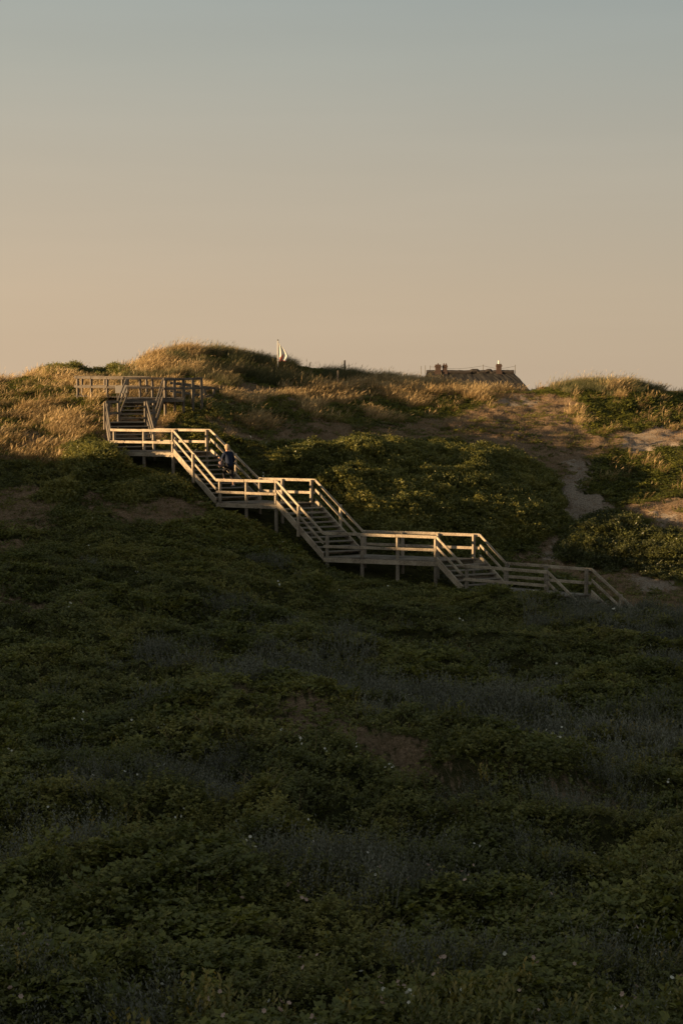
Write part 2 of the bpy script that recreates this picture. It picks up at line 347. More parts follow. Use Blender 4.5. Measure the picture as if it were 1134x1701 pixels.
def leaf_mat(name, a, b_, c, tr=.3, gloss=.04):
    """a..c: dark, mid and bright leaf colour; 'tint' runs per plant, 'lv' per leaf"""
    m, t = mat(name); L = t.links
    out = N(t, 'ShaderNodeOutputMaterial')
    at1 = N(t, 'ShaderNodeAttribute', attribute_type='GEOMETRY', attribute_name='lv')
    at2 = N(t, 'ShaderNodeAttribute', attribute_type='INSTANCER', attribute_name='tint')
    at3 = N(t, 'ShaderNodeAttribute', attribute_type='GEOMETRY', attribute_name='gt')
    s = N(t, 'ShaderNodeMath', operation='MULTIPLY_ADD'); s.inputs[1].default_value = .45; L.new(at1.outputs['Fac'], s.inputs[0])
    s2 = N(t, 'ShaderNodeMath', operation='ADD'); L.new(at2.outputs['Fac'], s2.inputs[0]); L.new(at3.outputs['Fac'], s2.inputs[1])
    s3 = N(t, 'ShaderNodeMath', operation='MULTIPLY'); s3.inputs[1].default_value = .6; L.new(s2.outputs[0], s3.inputs[0]); L.new(s3.outputs[0], s.inputs[2])
    r = N(t, 'ShaderNodeValToRGB'); e = r.color_ramp.elements
    e[0].position = .1; e[0].color = (*a, 1); e[1].position = .9; e[1].color = (*c, 1); x = e.new(.5); x.color = (*b_, 1)
    L.new(s.outputs[0], r.inputs[0])
    df = N(t, 'ShaderNodeBsdfDiffuse'); tl = N(t, 'ShaderNodeBsdfTranslucent'); gl = N(t, 'ShaderNodeBsdfGlossy', i_Roughness=.45)
    gl.inputs['Color'].default_value = (.8,.8,.8,1)
    L.new(r.outputs[0], df.inputs[0]); L.new(r.outputs[0], tl.inputs[0])
    m1 = N(t, 'ShaderNodeMixShader'); m1.inputs[0].default_value = tr; L.new(df.outputs[0], m1.inputs[1]); L.new(tl.outputs[0], m1.inputs[2])
    m2 = N(t, 'ShaderNodeMixShader'); m2.inputs[0].default_value = gloss; L.new(m1.outputs[0], m2.inputs[1]); L.new(gl.outputs[0], m2.inputs[2])
    L.new(m2.outputs[0], out.inputs[0]); return m
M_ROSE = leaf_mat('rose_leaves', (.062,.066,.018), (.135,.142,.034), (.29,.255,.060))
M_GREY = leaf_mat('willow_leaves', (.064,.064,.042), (.118,.116,.080), (.205,.20,.150), tr=.2)
M_CROW = leaf_mat('crowberry_leaves', (.055,.066,.014), (.120,.130,.024), (.25,.235,.042))
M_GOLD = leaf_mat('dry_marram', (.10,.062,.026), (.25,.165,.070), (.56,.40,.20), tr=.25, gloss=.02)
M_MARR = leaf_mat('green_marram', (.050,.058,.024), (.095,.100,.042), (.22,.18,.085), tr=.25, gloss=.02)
M_DRY = leaf_mat('dry_short_grass', (.12,.078,.043), (.28,.185,.108), (.47,.33,.205), tr=.15, gloss=.0)
M_FLOW = plain_mat('white_petals', (.62,.60,.52), var=.15, tr=.2)
M_FLOP = plain_mat('pale_pink_petals', (.50,.36,.30), var=.15, tr=.2)

# ------------------------------------------------------------------ ground sheet
def ground_material():
    m, t = mat('dune_ground'); L = t.links
    out = N(t, 'ShaderNodeOutputMaterial'); b = N(t, 'ShaderNodeBsdfDiffuse', i_Roughness=.6)
    g = N(t, 'ShaderNodeNewGeometry')
    n1 = N(t, 'ShaderNodeTexNoise', i_Scale=2.2, i_Detail=8.0, i_Roughness=.7); L.new(g.outputs['Position'], n1.inputs['Vector'])
    n2 = N(t, 'ShaderNodeTexNoise', i_Scale=14.0, i_Detail=6.0, i_Roughness=.7); L.new(g.outputs['Position'], n2.inputs['Vector'])
    def rmp(src, a, c, p0=.35, p1=.65):
        r = N(t, 'ShaderNodeValToRGB'); e = r.color_ramp.elements; e[0].position = p0; e[0].color = (*a, 1); e[1].position = p1; e[1].color = (*c, 1)
        L.new(src, r.inputs[0]); return r.outputs[0]
    soil = rmp(n1.outputs[0], (.035,.038,.016), (.080,.075,.034))
    dry = rmp(n2.outputs[0], (.10,.070,.045), (.37,.26,.175), .36, .64)
    sand = rmp(n2.outputs[0], (.13,.10,.075), (.42,.345,.28), .32, .62)
    aS = N(t, 'ShaderNodeAttribute', attribute_name='sand'); aD = N(t, 'ShaderNodeAttribute', attribute_name='dry')
    def edge(a):
        s = N(t, 'ShaderNodeMath', operation='MULTIPLY_ADD'); s.inputs[1].default_value = 1.1; L.new(n1.outputs[0], s.inputs[0])
        q = N(t, 'ShaderNodeMath', operation='MULTIPLY_ADD'); q.inputs[1].default_value = 1.6; q.inputs[2].default_value = -.85; L.new(a, q.inputs[0]); L.new(q.outputs[0], s.inputs[2])
        c = N(t, 'ShaderNodeMapRange'); c.inputs['From Min'].default_value = .22; c.inputs['From Max'].default_value = .5; L.new(s.outputs[0], c.inputs['Value']); return c.outputs[0]
    x1 = N(t, 'ShaderNodeMix', data_type='RGBA'); L.new(edge(aD.outputs['Fac']), x1.inputs['Factor']); L.new(soil, x1.inputs['A']); L.new(dry, x1.inputs['B'])
    x2 = N(t, 'ShaderNodeMix', data_type='RGBA'); L.new(edge(aS.outputs['Fac']), x2.inputs['Factor']); L.new(x1.outputs['Result'], x2.inputs['A']); L.new(sand, x2.inputs['B'])
    L.new(x2.outputs['Result'], b.inputs[0])
    bp = N(t, 'ShaderNodeBump'); bp.inputs['Strength'].default_value = .9; bp.inputs['Distance'].default_value = .12
    L.new(n2.outputs[0], bp.inputs['Height']); L.new(bp.outputs[0], b.inputs['Normal']); L.new(b.outputs[0], out.inputs[0]); return m
def build_ground():
    # one polar sheet round the viewer: fine inside the view, coarse outside, out to the horizon
    fine = np.linspace(-R(17), R(17), 330); rest = np.linspace(R(17), 2*math.pi-R(17), 190)[1:-1]
    ang = np.concatenate([fine, rest])
    rad = np.concatenate([np.linspace(.8, 10, 14)[:-1], np.arange(10, 30, .22), np.arange(30, 112, .28), np.geomspace(112, 6000, 40)])
    A, D = np.meshgrid(ang, rad, indexing='ij'); X = D*np.sin(A); Y = D*np.cos(A); Z = ground(X, Y)
    na, nr = A.shape; V = np.stack([X, Y, Z], -1).reshape(-1, 3)
    i = np.arange(na); j = np.arange(nr-1); I, J = np.meshgrid(i, j, indexing='ij'); I2 = (I+1) % na
    Fq = np.stack([I*nr+J, I2*nr+J, I2*nr+J+1, I*nr+J+1], -1).reshape(-1, 4)[:, ::-1]
    c = len(V); V = np.vstack([V, [[0, 0, ground(np.array([0.]), np.array([.01]))[0]]]])
    tri = np.stack([np.full(na, c), i*nr, ((i+1) % na)*nr], -1)[:, ::-1]
    me = bpy.data.meshes.new('ground'); me.from_pydata(V.tolist(), [], Fq.tolist()+tri.tolist())
    bz = base(V[:,0], V[:,1]); ws = np.zeros(len(V)); wd = np.zeros(len(V)); NS = 9
    for q in range(NS):
        jx, jy = RNG.normal(0, .42, len(V)), RNG.normal(0, .9, len(V)); k = veg(V[:,0]+jx, V[:,1]+jy, bz)
        k[(V[:,1] < 3) | (np.abs(V[:,0]) > .4*np.maximum(V[:,1], 9)+5)] = 0
        ws += (k == 1)/NS; wd += ((k == 2)+(k == 1)*.8+(k == 4)*.75+(k == 5)*.35+(k == 6)*.1)/NS
    for nm, w in (('sand', ws), ('dry', wd)):
        a = me.attributes.new(nm, 'FLOAT', 'POINT'); a.data.foreach_set('value', w.astype(np.float32))
    me.polygons.foreach_set('use_smooth', [True]*len(me.polygons)); me.update()
    o = link('ground', me, ground_material()); tag(o, kind='structure')
build_ground()

# ------------------------------------------------------------------ stairs
POST = (.105, .105)
def G1(x, y): return float(ground(np.array([x]), np.array([y]))[0])
UDIR = Vector((.52, -.85, 0))
RAILH = .112; RAILT = .05
def rails(parent, pts, name, off, posts_dir=None, m=None):
    """one rail made of boards meeting at the given points"""
    mb = MB()
    for a, b in zip(pts[:-1], pts[1:]):
        d = (b-a).normalized(); j = random.uniform(-.008, .008)
        mb.beam(a-d*.0+Vector((0,0,j)), b-d*.012+Vector((0,0,j+random.uniform(-.006,.006))), RAILT, RAILH if name == 'handrail' else RAILH*.95, off)
    return mb.build(name, m or M_WOOD, parent, bevel=.006)
def posts(parent, pts, top, side, m=None, floor=None, size=POST):
    for p in pts:
        q = p+side; z0 = G1(q.x, q.y)-.3 if floor is None else floor
        MB().post(q.x, q.y, z0, p.z+top, size[0], size[1], UDIR).build('post', M_POST if m in (None, M_WOOD) else m, parent, bevel=.006)
def lerp(a, b, t): return a+(b-a)*t
def deck(parent_thing, nl, nr, fr, fl, near_posts, far_posts, near_mid=True, m=None, sides=True, rails_near=None, rails_far=None, beam_far=True):
    """landing between four corners given at handrail-top height; near_posts, far_posts: fractions along each side"""
    m = m or M_WOOD; dz = Vector((0,0,-.95)); mb = MB(); d = nr-nl; L = d.length; n = max(6, int(L/.15))
    for i in range(n):                                  # deck boards, cross-wise
        a, b = lerp(nl, nr, (i+.03)/n), lerp(nl, nr, (i+.95)/n); c, e = lerp(fl, fr, (i+.95)/n), lerp(fl, fr, (i+.03)/n)
        j = Vector((0,0,random.uniform(-.004,.004))); vs = [p+dz+j for p in (a,b,c,e)]+[p+dz+j-Vector((0,0,.04)) for p in (a,b,c,e)]
        mb.add(vs, [(0,1,2,3),(7,6,5,4),(0,4,5,1),(1,5,6,2),(2,6,7,3),(3,7,4,0)])
    land = mb.build('landing', M_TREAD, parent_thing)
    bz = Vector((0,0,-.995)); out = ((nl-fl)+(nr-fr)).normalized()*.0
    for a, b in ((nl, nr), (fl, fr)):
        MB().beam(a+bz, b+bz, .06, .17).build('support_beam', m, land, bevel=.006)
    MB().beam(lerp(nl,nr,.5)+bz-Vector((0,0,.002)), lerp(fl,fr,.5)+bz-Vector((0,0,.002)), .07, .14).build('support_beam', m, land)
    side_n = (nl-fl).normalized()
    for (a, b, ps, rr) in ((nl, nr, near_posts, rails_near), (fl, fr, far_posts, rails_far)):
        s = side_n*(-.085) if a is nl else side_n*(.085)
        pp = [lerp(a, b, t) for t in ps]; posts(land, pp, -.03, s, m)
        ra, rb = rr if rr else (0, 1)
        brk = [lerp(a, b, ra)]+[lerp(a, b, t) for t in ps if ra+.04 < t < rb-.04]+[lerp(a, b, rb)]
        rails(land, brk, 'handrail', 0, m=m); rails(land, brk, 'mid_rail', -.5, m=m)
    return land
def flight(thing, nt, nb, ft, fb, n, m=None, post_near=(.5,), post_far=(.5,), offn=(0,0), offf=(0,0), tread_m=None):
    """nt/nb near top and bottom corners, ft/fb far ones, at handrail-top height; n risers"""
    m = m or M_WOOD; mb = MB(); dz = Vector((0,0,-.80))
    wn_ = (nt-ft).normalized()
    for a, b in ((nt, nb), (ft, fb)):
        mb.beam(a+dz-Vector((0,0,.0)), b+dz, .055, .29)
    for t in (.12, .5, .88):
        a, b = lerp(nt, nb, t), lerp(ft, fb, t); mb.beam(a-Vector((0,0,1.05)), b-Vector((0,0,1.05)), .05, .09)
    fl = mb.build('stair_flight', m, thing, bevel=.006)
    for i in range(1, n):
        t = i/n; a = lerp(nt, nb, t)-Vector((0,0,.95)); b = lerp(ft, fb, t)-Vector((0,0,.95)); run = (nb-nt)/n; run.z = 0
        a = a-wn_*.035; b = b+wn_*.035
        vs = [p+Vector((0,0,h)) for h in (0, -.045) for p in (a-run*.12, a+run*.92, b+run*.92, b-run*.12)]
        MB().add(vs, [(3,2,1,0),(4,5,6,7),(0,1,5,4),(1,2,6,5),(2,3,7,6),(3,0,4,7)]).build('tread', tread_m or M_TREAD, fl, bevel=.004)
    for (a, b, ps, s) in ((nt, nb, post_near, -.07), (ft, fb, post_far, .07)):
        mbm = [lerp(a, b, t) for t in ps]
        for p in mbm:
            q = p+wn_*(s)*-1; MB().post(q.x, q.y, p.z-1.22, p.z-.02, .09, .09, UDIR).build('post', m, fl, bevel=.005)
        brk = [a]+mbm+[b]
        rails(fl, brk, 'handrail', 0, m=m); rails(fl, brk, 'mid_rail', -.38, m=m)
    return fl

stairs = empty('wooden_staircase', (mid(n3l,f3r).x, mid(n3l,f3r).y, -7.6), 'long weathered timber staircase with four railed landings descending the dune to the right', 'staircase')
flight(stairs, p0nl, n1l, p0nr, f1l, 7, M_WOODG, (.05,), (.05,))
flight(stairs, p1nl, p0fl, p1nr, p0fr, 6, M_WOODG, (), ())
deck(stairs, n1l, n1r, f1r, f1l, (.03,.50,.955), (.03,.42,.96))
deck(stairs, p0nl, p0fl, p0fr, p0nr, (.03,.97), (.03,.97), m=M_WOODG)
flight(stairs, n1r, n2l, f1r, f2l, 11)
deck(stairs, n2l, n2r, f2r, f2l, (.03,.47,.955), (.05,.45,.96))
flight(stairs, n2r, n3l, f2r, f3l, 11)
deck(stairs, n3l, n3r, f3r, f3l, (.015,.33,.645,.975), (.03,.36,.66,.96))
flight(stairs, n3r, n4l, f3r, f4l, 6, post_near=(), post_far=())
deck(stairs, n4l, n4r, f4r, f4l, (.02,.48,.965), (.03,.5,.96))
# lowest flight runs into the scrub
nb5 = n4r+Vector((1.15,-1.6,-1.18)); fb5 = f4r+Vector((1.25,-1.6,-1.22))
flight(stairs, n4r, nb5, f4r, fb5, 7, post_near=(.78,), post_far=(.66,))

walk = empty('boardwalk', (mid(p1nl,p1nr).x, 75, -.6), 'grey timber boardwalk with railings crossing the hilltop above the staircase', 'boardwalk')
def R1(px, py, D): return at(px, py, D)
w_a, w_b = R1(208,628.5,73.3), R1(306,627,73.9); w_c, w_d = R1(306,627,75.7), R1(208,626.5,75.4)
land = None
dz = Vector((0,0,-.95))
mb = MB()
for i in range(34):
    a, b = lerp(w_a, w_b, (i+.04)/34), lerp(w_a, w_b, (i+.94)/34); c, e = lerp(w_d, w_c, (i+.94)/34), lerp(w_d, w_c, (i+.04)/34)
    vs = [p+dz for p in (a,b,c,e)]+[p+dz-Vector((0,0,.04)) for p in (a,b,c,e)]
    mb.add(vs, [(0,1,2,3),(7,6,5,4),(0,4,5,1),(1,5,6,2),(2,6,7,3),(3,7,4,0)])
land = mb.build('landing', M_WOODG, walk)
MB().beam(w_a+Vector((0,0,-.995)), w_b+Vector((0,0,-.995)), .06, .16).build('support_beam', M_WOODG, land, bevel=.006)
MB().beam(w_d+Vector((0,0,-.995)), w_c+Vector((0,0,-.995)), .06, .16).build('support_beam', M_WOODG, land, bevel=.006)
s0 = Vector((0,.08,0))
def run_rail(parent, pa, pb, ts, mids=(-.45,), low=None):
    pp = [lerp(pa, pb, t) for t in ts]; posts(parent, pp, -.02, s0, M_WOODG)
    brk = [pa]+[p for p, t in zip(pp, ts) if .04 < t < .96]+[pb]
    rails(parent, brk, 'handrail', 0, m=M_WOODG)
    for o_ in mids: rails(parent, brk, 'mid_rail', o_, m=M_WOODG)
run_rail(land, R1(272,628,73.9), R1(336,627,74.6), (.03,.28,.5,.75,.98))            # front rail right of the flight
run_rail(land, R1(204,626,75.4), R1(292,627,75.8), (.05,.32,.55,.78,.97), (-.45,))  # back rail
wl = MB()
la, lb = R1(124,625,76.3), R1(206,626.5,75.4); la2, lb2 = R1(124,624,78), R1(206,625,77.2)
for i in range(20):
    a, b = lerp(la, lb, (i+.04)/20), lerp(la, lb, (i+.94)/20); c, e = lerp(la2, lb2, (i+.94)/20), lerp(la2, lb2, (i+.04)/20)
    vs = [p+dz for p in (a,b,c,e)]+[p+dz-Vector((0,0,.04)) for p in (a,b,c,e)]
    wl.add(vs, [(0,1,2,3),(7,6,5,4),(0,4,5,1),(1,5,6,2),(2,6,7,3),(3,7,4,0)])
wlo = wl.build('walkway_deck', M_WOODG, walk)
run_rail(wlo, la, lb, (.06,.34,.66,.97)); run_rail(wlo, la2, R1(250,625,77.0), (.1,.4,.7,.95))
wr = MB(); ra, rb = R1(282,634,77.0), R1(348,644,78.5)
dd = Vector((.2,1.4,0))
for i in range(16):
    a, b = lerp(ra, rb, (i+.04)/16), lerp(ra, rb, (i+.94)/16)
    vs = [p+dz for p in (a,b,b+dd,a+dd)]+[p+dz-Vector((0,0,.04)) for p in (a,b,b+dd,a+dd)]
    wr.add(vs, [(0,1,2,3),(7,6,5,4),(0,4,5,1),(1,5,6,2),(2,6,7,3),(3,7,4,0)])
wro = wr.build('walkway_deck', M_WOODG, walk)
run_rail(wro, ra, rb, (.1,.35,.6,.85), (-.4,)); run_rail(wro, ra+dd, rb+dd, (.1,.4,.7,.95), (-.4,))

# small pale notice board behind the upper flight
nb = empty('notice_board', R1(201,664,75.0), 'small pale grey board standing on the boardwalk left of the upper flight', 'board')
a = R1(192,641,75.0); b = R1(212,640,74.9)
MB().beam(a, b, .04, .36).build('panel', plain_mat('pale_board', (.20,.185,.175), var=.12), nb, bevel=.01)
for p in (lerp(a,b,.12), lerp(a,b,.88)):
    MB().post(p.x, p.y+.05, p.z-.9, p.z+.04, .05, .05, Vector((1,0,0))).build('leg', M_WOODG, nb)

# ------------------------------------------------------------------ plants: prototypes
def proto_leaf(verts, faces, lv, base, d, nrm, L, W, val, fold=.25, two=True):
    d = d/np.linalg.norm(d); s = np.cross(d, nrm); s /= np.linalg.norm(s)+1e-9; u = np.cross(s, d); b = len(verts)
    if two:
        for p in (base, base+d*L*.45+s*W*.5+u*W*fold, base+d*L-u*L*.12, base+d*L*.45-s*W*.5+u*W*fold, base+d*L*.5): verts.append(p)
        faces.append((b, b+1, b+2, b+4)); faces.append((b, b+4, b+2, b+3)); lv += [val]*5
    else:
        for p in (base, base+d*L*.5+s*W*.5, base+d*L, base+d*L*.5-s*W*.5): verts.append(p)
        faces.append((b, b+1, b+2, b+3)); lv += [val]*4
def make_bush(seed, n, r, h, L, W, two=True, nt=.5):
    g = np.random.default_rng(seed); v = []; f = []; lv = []
    ns = max(3, n//9)
    for i in range(ns):                                  # sprigs, each with a spray of leaves
        a = g.uniform(0, 2*np.pi); rr = r*np.sqrt(g.uniform(0, 1)); tip = np.array([rr*np.cos(a), rr*np.sin(a), h*(1-.55*(rr/r)**2)*g.uniform(.55, 1.15)])
        root = tip*np.array([.45,.45,.1]); ax = tip-root; ax /= np.linalg.norm(ax); vb = g.uniform(0, 1)
        for k in range(n//ns):
            t = g.uniform(.25, 1); p = root+(tip-root)*t; ang = g.uniform(0, 2*np.pi)
            d = np.array([np.cos(ang), np.sin(ang), g.uniform(-.25, .7)]); nrm = np.array([g.normal(0,nt), g.normal(0,nt), 1.0])
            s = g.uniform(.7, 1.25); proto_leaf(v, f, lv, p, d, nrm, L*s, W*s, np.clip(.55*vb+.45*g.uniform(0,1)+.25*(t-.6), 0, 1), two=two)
    return np.array(v), f, np.array(lv)
def make_spikes(seed, n, r, h, L, W):                    # creeping willow: upright grey shoots with small leaves
    g = np.random.default_rng(seed); v = []; f = []; lv = []
    for i in range(n):
        a = g.uniform(0, 2*np.pi); rr = r*np.sqrt(g.uniform(0,1)); p0 = np.array([rr*np.cos(a), rr*np.sin(a), 0]); lean = np.array([g.normal(0,.2)+.05, g.normal(0,.2), 1]); hh = h*g.uniform(.5,1.15); vb = g.uniform(0,1)
        for k in range(9):
            t = .25+.75*k/8; p = p0+lean*hh*t; ang = g.uniform(0, 2*np.pi)
            proto_leaf(v, f, lv, p, np.array([np.cos(ang), np.sin(ang), 1.3]), np.array([-np.cos(ang), -np.sin(ang), .8]), L*g.uniform(.7,1.2), W, np.clip(.6*vb+.4*g.uniform(0,1), 0, 1), two=False)
        b = len(v); q = np.array([.003,0,0]); top = p0+lean*hh
        v += [p0-q, p0+q, top]; f.append((b, b+1, b+2)); lv += [.2]*3
    return np.array(v), f, np.array(lv)
def make_grass(seed, n, r, h, w, lean, spread=.35, heads=0):
    g = np.random.default_rng(seed); v = []; f = []; lv = []
    for i in range(n):
        a = g.uniform(0, 2*np.pi); rr = r*np.sqrt(g.uniform(0,1)); p = np.array([rr*np.cos(a), rr*np.sin(a), -.03]); hh = h*g.uniform(.45,1.1)
        d = np.array([np.cos(a)*spread*rr/r+g.normal(0,.13), np.sin(a)*spread*rr/r+g.normal(0,.13), 1.0]); bend = np.array([lean*g.uniform(.4,1.5), g.normal(0,.12), -.25*g.uniform(.2,1.3)])
        ang = g.uniform(0, np.pi); s = np.array([np.cos(ang), np.sin(ang), 0]); b = len(v); val = g.uniform(0,1)
        for k in range(4):
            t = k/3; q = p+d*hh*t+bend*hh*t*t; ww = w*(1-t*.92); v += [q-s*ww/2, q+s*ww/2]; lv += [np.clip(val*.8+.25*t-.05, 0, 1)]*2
        for k in range(3): f.append((b+2*k, b+2*k+1, b+2*k+3, b+2*k+2))
        if i < heads:                                    # flower spike, pale
            top = p+d*hh*1.12+bend*hh; b = len(v); ax = (d+bend*1.6); ax /= np.linalg.norm(ax)
            e = s*w*.95
            v += [top-ax*.10, top+e, top+ax*.16, top-e]; lv += [1.0]*4; f.append((b, b+1, b+2, b+3))
    return np.array(v), f, np.array(lv)
def proto_mesh(name, data, m):
    v, f, lv = data; me = bpy.data.meshes.new(name); me.from_pydata(v.tolist(), [], f); a = me.attributes.new('lv', 'FLOAT', 'POINT'); a.data.foreach_set('value', lv.astype(np.float32)); me.materials.append(m); return me

# scatter through geometry nodes: uncountable ground cover is one object per kind
def scatter(name, pts, scale, rot, tint, protos, label, cat, kind='stuff'):
    n = len(pts); me = bpy.data.meshes.new(name); me.vertices.add(n); me.vertices.foreach_set('co', np.asarray(pts, np.float32).ravel())
    for nm, ty, val in (('scl','FLOAT',scale), ('tint','FLOAT',tint)):
        a = me.attributes.new(nm, ty, 'POINT'); a.data.foreach_set('value', np.asarray(val, np.float32))
    a = me.attributes.new('rot', 'FLOAT_VECTOR', 'POINT'); a.data.foreach_set('vector', np.asarray(rot, np.float32).ravel())
    a = me.attributes.new('pid', 'INT', 'POINT'); a.data.foreach_set('value', RNG.integers(0, len(protos), n).astype(np.int32))
    o = link(name, me, None); tag(o, label, cat, kind=kind)
    t = bpy.data.node_groups.new(name+'_nodes', 'GeometryNodeTree'); t.is_modifier = True
    t.interface.new_socket('Geometry', in_out='INPUT', socket_type='NodeSocketGeometry'); t.interface.new_socket('Geometry', in_out='OUTPUT', socket_type='NodeSocketGeometry')
    gi = t.nodes.new('NodeGroupInput'); go = t.nodes.new('NodeGroupOutput'); jn = t.nodes.new('GeometryNodeJoinGeometry')
    for i, pm in enumerate(protos):
        po = bpy.data.objects.new(pm.name, pm); oi = t.nodes.new('GeometryNodeObjectInfo'); oi.inputs['Object'].default_value = po; oi.inputs['As Instance'].default_value = True
        t.links.new(oi.outputs['Geometry'], jn.inputs[0])
    ip = t.nodes.new('GeometryNodeInstanceOnPoints'); ip.inputs['Pick Instance'].default_value = True
    def na(nm, ty):
        x = t.nodes.new('GeometryNodeInputNamedAttribute'); x.data_type = ty; x.inputs['Name'].default_value = nm; return x.outputs['Attribute']
    t.links.new(gi.outputs[0], ip.inputs['Points']); t.links.new(jn.outputs[0], ip.inputs['Instance'])
    t.links.new(na('scl','FLOAT'), ip.inputs['Scale']); t.links.new(na('pid','INT'), ip.inputs['Instance Index'])
    er = t.nodes.new('FunctionNodeEulerToRotation'); t.links.new(na('rot','FLOAT_VECTOR'), er.inputs[0]); t.links.new(er.outputs[0], ip.inputs['Rotation'])
    t.links.new(ip.outputs[0], go.inputs[0])
    md = o.modifiers.new('plants', 'NODES'); md.node_group = t
    return o
# real mesh foliage for the plants that are things
def bake(name, pts, scale, rotz, tilt, tint, datas, m, parent=None):
    V = []; Fq = []; LV = []; GT = []; off = 0
    pid = RNG.integers(0, len(datas), len(pts))
    for di, (v, f, lv) in enumerate(datas):
        sel = np.where(pid == di)[0]
        if not len(sel): continue
        c, s = np.cos(rotz[sel])[:,None], np.sin(rotz[sel])[:,None]; x, y, z = v[:,0][None], v[:,1][None], v[:,2][None]
        tx, ty = tilt[sel,0][:,None], tilt[sel,1][:,None]
        X = (c*x-s*y)+z*tx; Y = (s*x+c*y)+z*ty; Z = z-(c*x-s*y)*tx-(s*x+c*y)*ty
        W = np.stack([X,Y,Z],-1)*scale[sel][:,None,None]+np.asarray(pts)[sel][:,None,:]
        V.append(W.reshape(-1,3)); LV.append(np.tile(lv, len(sel))); GT.append(np.repeat(tint[sel], len(v)))
        fa = np.array([q if len(q) == 4 else (*q, q[-1]) for q in f]); Fq.append((fa[None]+(np.arange(len(sel))*len(v))[:,None,None]+off).reshape(-1,4)); off += len(sel)*len(v)
    V = np.vstack(V); Fq = np.vstack(Fq)
    me = bpy.data.meshes.new(name); me.vertices.add(len(V)); me.vertices.foreach_set('co', V.astype(np.float32).ravel())
    me.loops.add(len(Fq)*4); me.loops.foreach_set('vertex_index', Fq.astype(np.int32).ravel()); me.polygons.add(len(Fq)); me.polygons.foreach_set('loop_start', np.arange(0, len(Fq)*4, 4, dtype=np.int32))
    me.update(calc_edges=True)
    for nm, d in (('lv', np.concatenate(LV)), ('gt', np.concatenate(GT))):
        a = me.attributes.new(nm, 'FLOAT', 'POINT'); a.data.foreach_set('value', d.astype(np.float32))
    return link(name, me, m, parent)

def grid_points(step, y0, y1, amax=.27, grow=0.0):
    """jittered points over the view wedge; spacing grows with distance"""
    out = []; y = y0
    while y < y1:
        st = step*(1+grow*(y-y0)); w = amax*y+5.5; n = int(2*w/st)
        x = -w+(np.arange(n)+.5)*st; out.append(np.stack([x+RNG.uniform(-.5,.5,n)*st, y+RNG.uniform(-.5,.5,n)*st], -1)); y += st
    return np.vstack(out)
def slope_rot(X, Y, k=.6):
    e = .3; gx_ = (ground(X+e, Y)-ground(X-e, Y))/(2*e); gy_ = (ground(X, Y+e)-ground(X, Y-e))/(2*e)
    return gy_*k, -gx_*k

# thickets (things) ------------------------------------------------
TH = [ # name, label, ground polygon in survey columns/rows, height
 ('rose_thicket', 'wide dense rose thicket filling the slope behind the two middle flights', [(440,790),(448,758),(520,742),(600,736),(700,742),(850,752),(905,786),(932,820),(940,868),(915,896),(800,905),(640,902),(585,865),(520,800)], .85),
 ('rose_bush', 'dark rounded rose bush right of the pale sandy path', [(925,925),(945,880),(985,860),(1040,858),(1075,880),(1134,890),(1280,880),(1280,962),(1134,965),(1000,945),(950,938)], .5),
 ('rose_bush', 'dark low bush on the left hump of the crest above the boardwalk', [(50,616),(85,606),(140,603),(190,610),(208,624),(205,636),(150,630),(80,628)], 1.0),
 ('rose_bush', 'sunlit rose bush hugging the left end of the top landing', [(96,782),(110,752),(150,742),(190,745),(212,760),(222,790),(190,812),(130,812)], .72),
 ('rose_bush', 'rounded dark rose bush in the shade below the top landing', [(180,835),(200,805),(250,795),(300,800),(320,818),(300,830),(230,834)], .42),
 ('rose_bush', 'low dark rose bush between the two bare brown patches on the left', [(55,832),(70,805),(110,800),(135,815),(130,832),(90,836)], .42)]
TH_MASK = []
def th_height(X, Y, Z, poly, h, seed):
    px, py = proj(X, Y, Z); wx = px+(fbm(X*1.3, Y*1.3, 2, seed)-.5)*30; wy = py+(fbm(X*1.3+20, Y*1.3, 2, seed+1)-.5)*18
    n = len(poly); ins = inpoly(wx, wy, poly); dmin = np.full(X.shape, 1e9)
    for i in range(n):
        x0, y0 = poly[i]; x1, y1 = poly[(i+1) % n]; dx, dy = x1-x0, y1-y0; t = np.clip(((wx-x0)*dx+(wy-y0)*dy)/(dx*dx+dy*dy+1e-9), 0, 1)
        dmin = np.minimum(dmin, np.hypot(wx-x0-t*dx, wy-y0-t*dy))
    e = np.clip(dmin/26, 0, 1)**.5; lob = 1-np.abs(2*fbm(X*.55, Y*.55, 2, seed+3)-1)*1.6
    return np.where(ins, h*e*(.62+.38*lob+.35*(fbm(X*1.9, Y*1.9, 2, seed+5)-.5)), 0)
fine_leaf = [make_bush(100+i, 104, .24, .30, .053, .042, two=False, nt=.95) for i in range(5)]
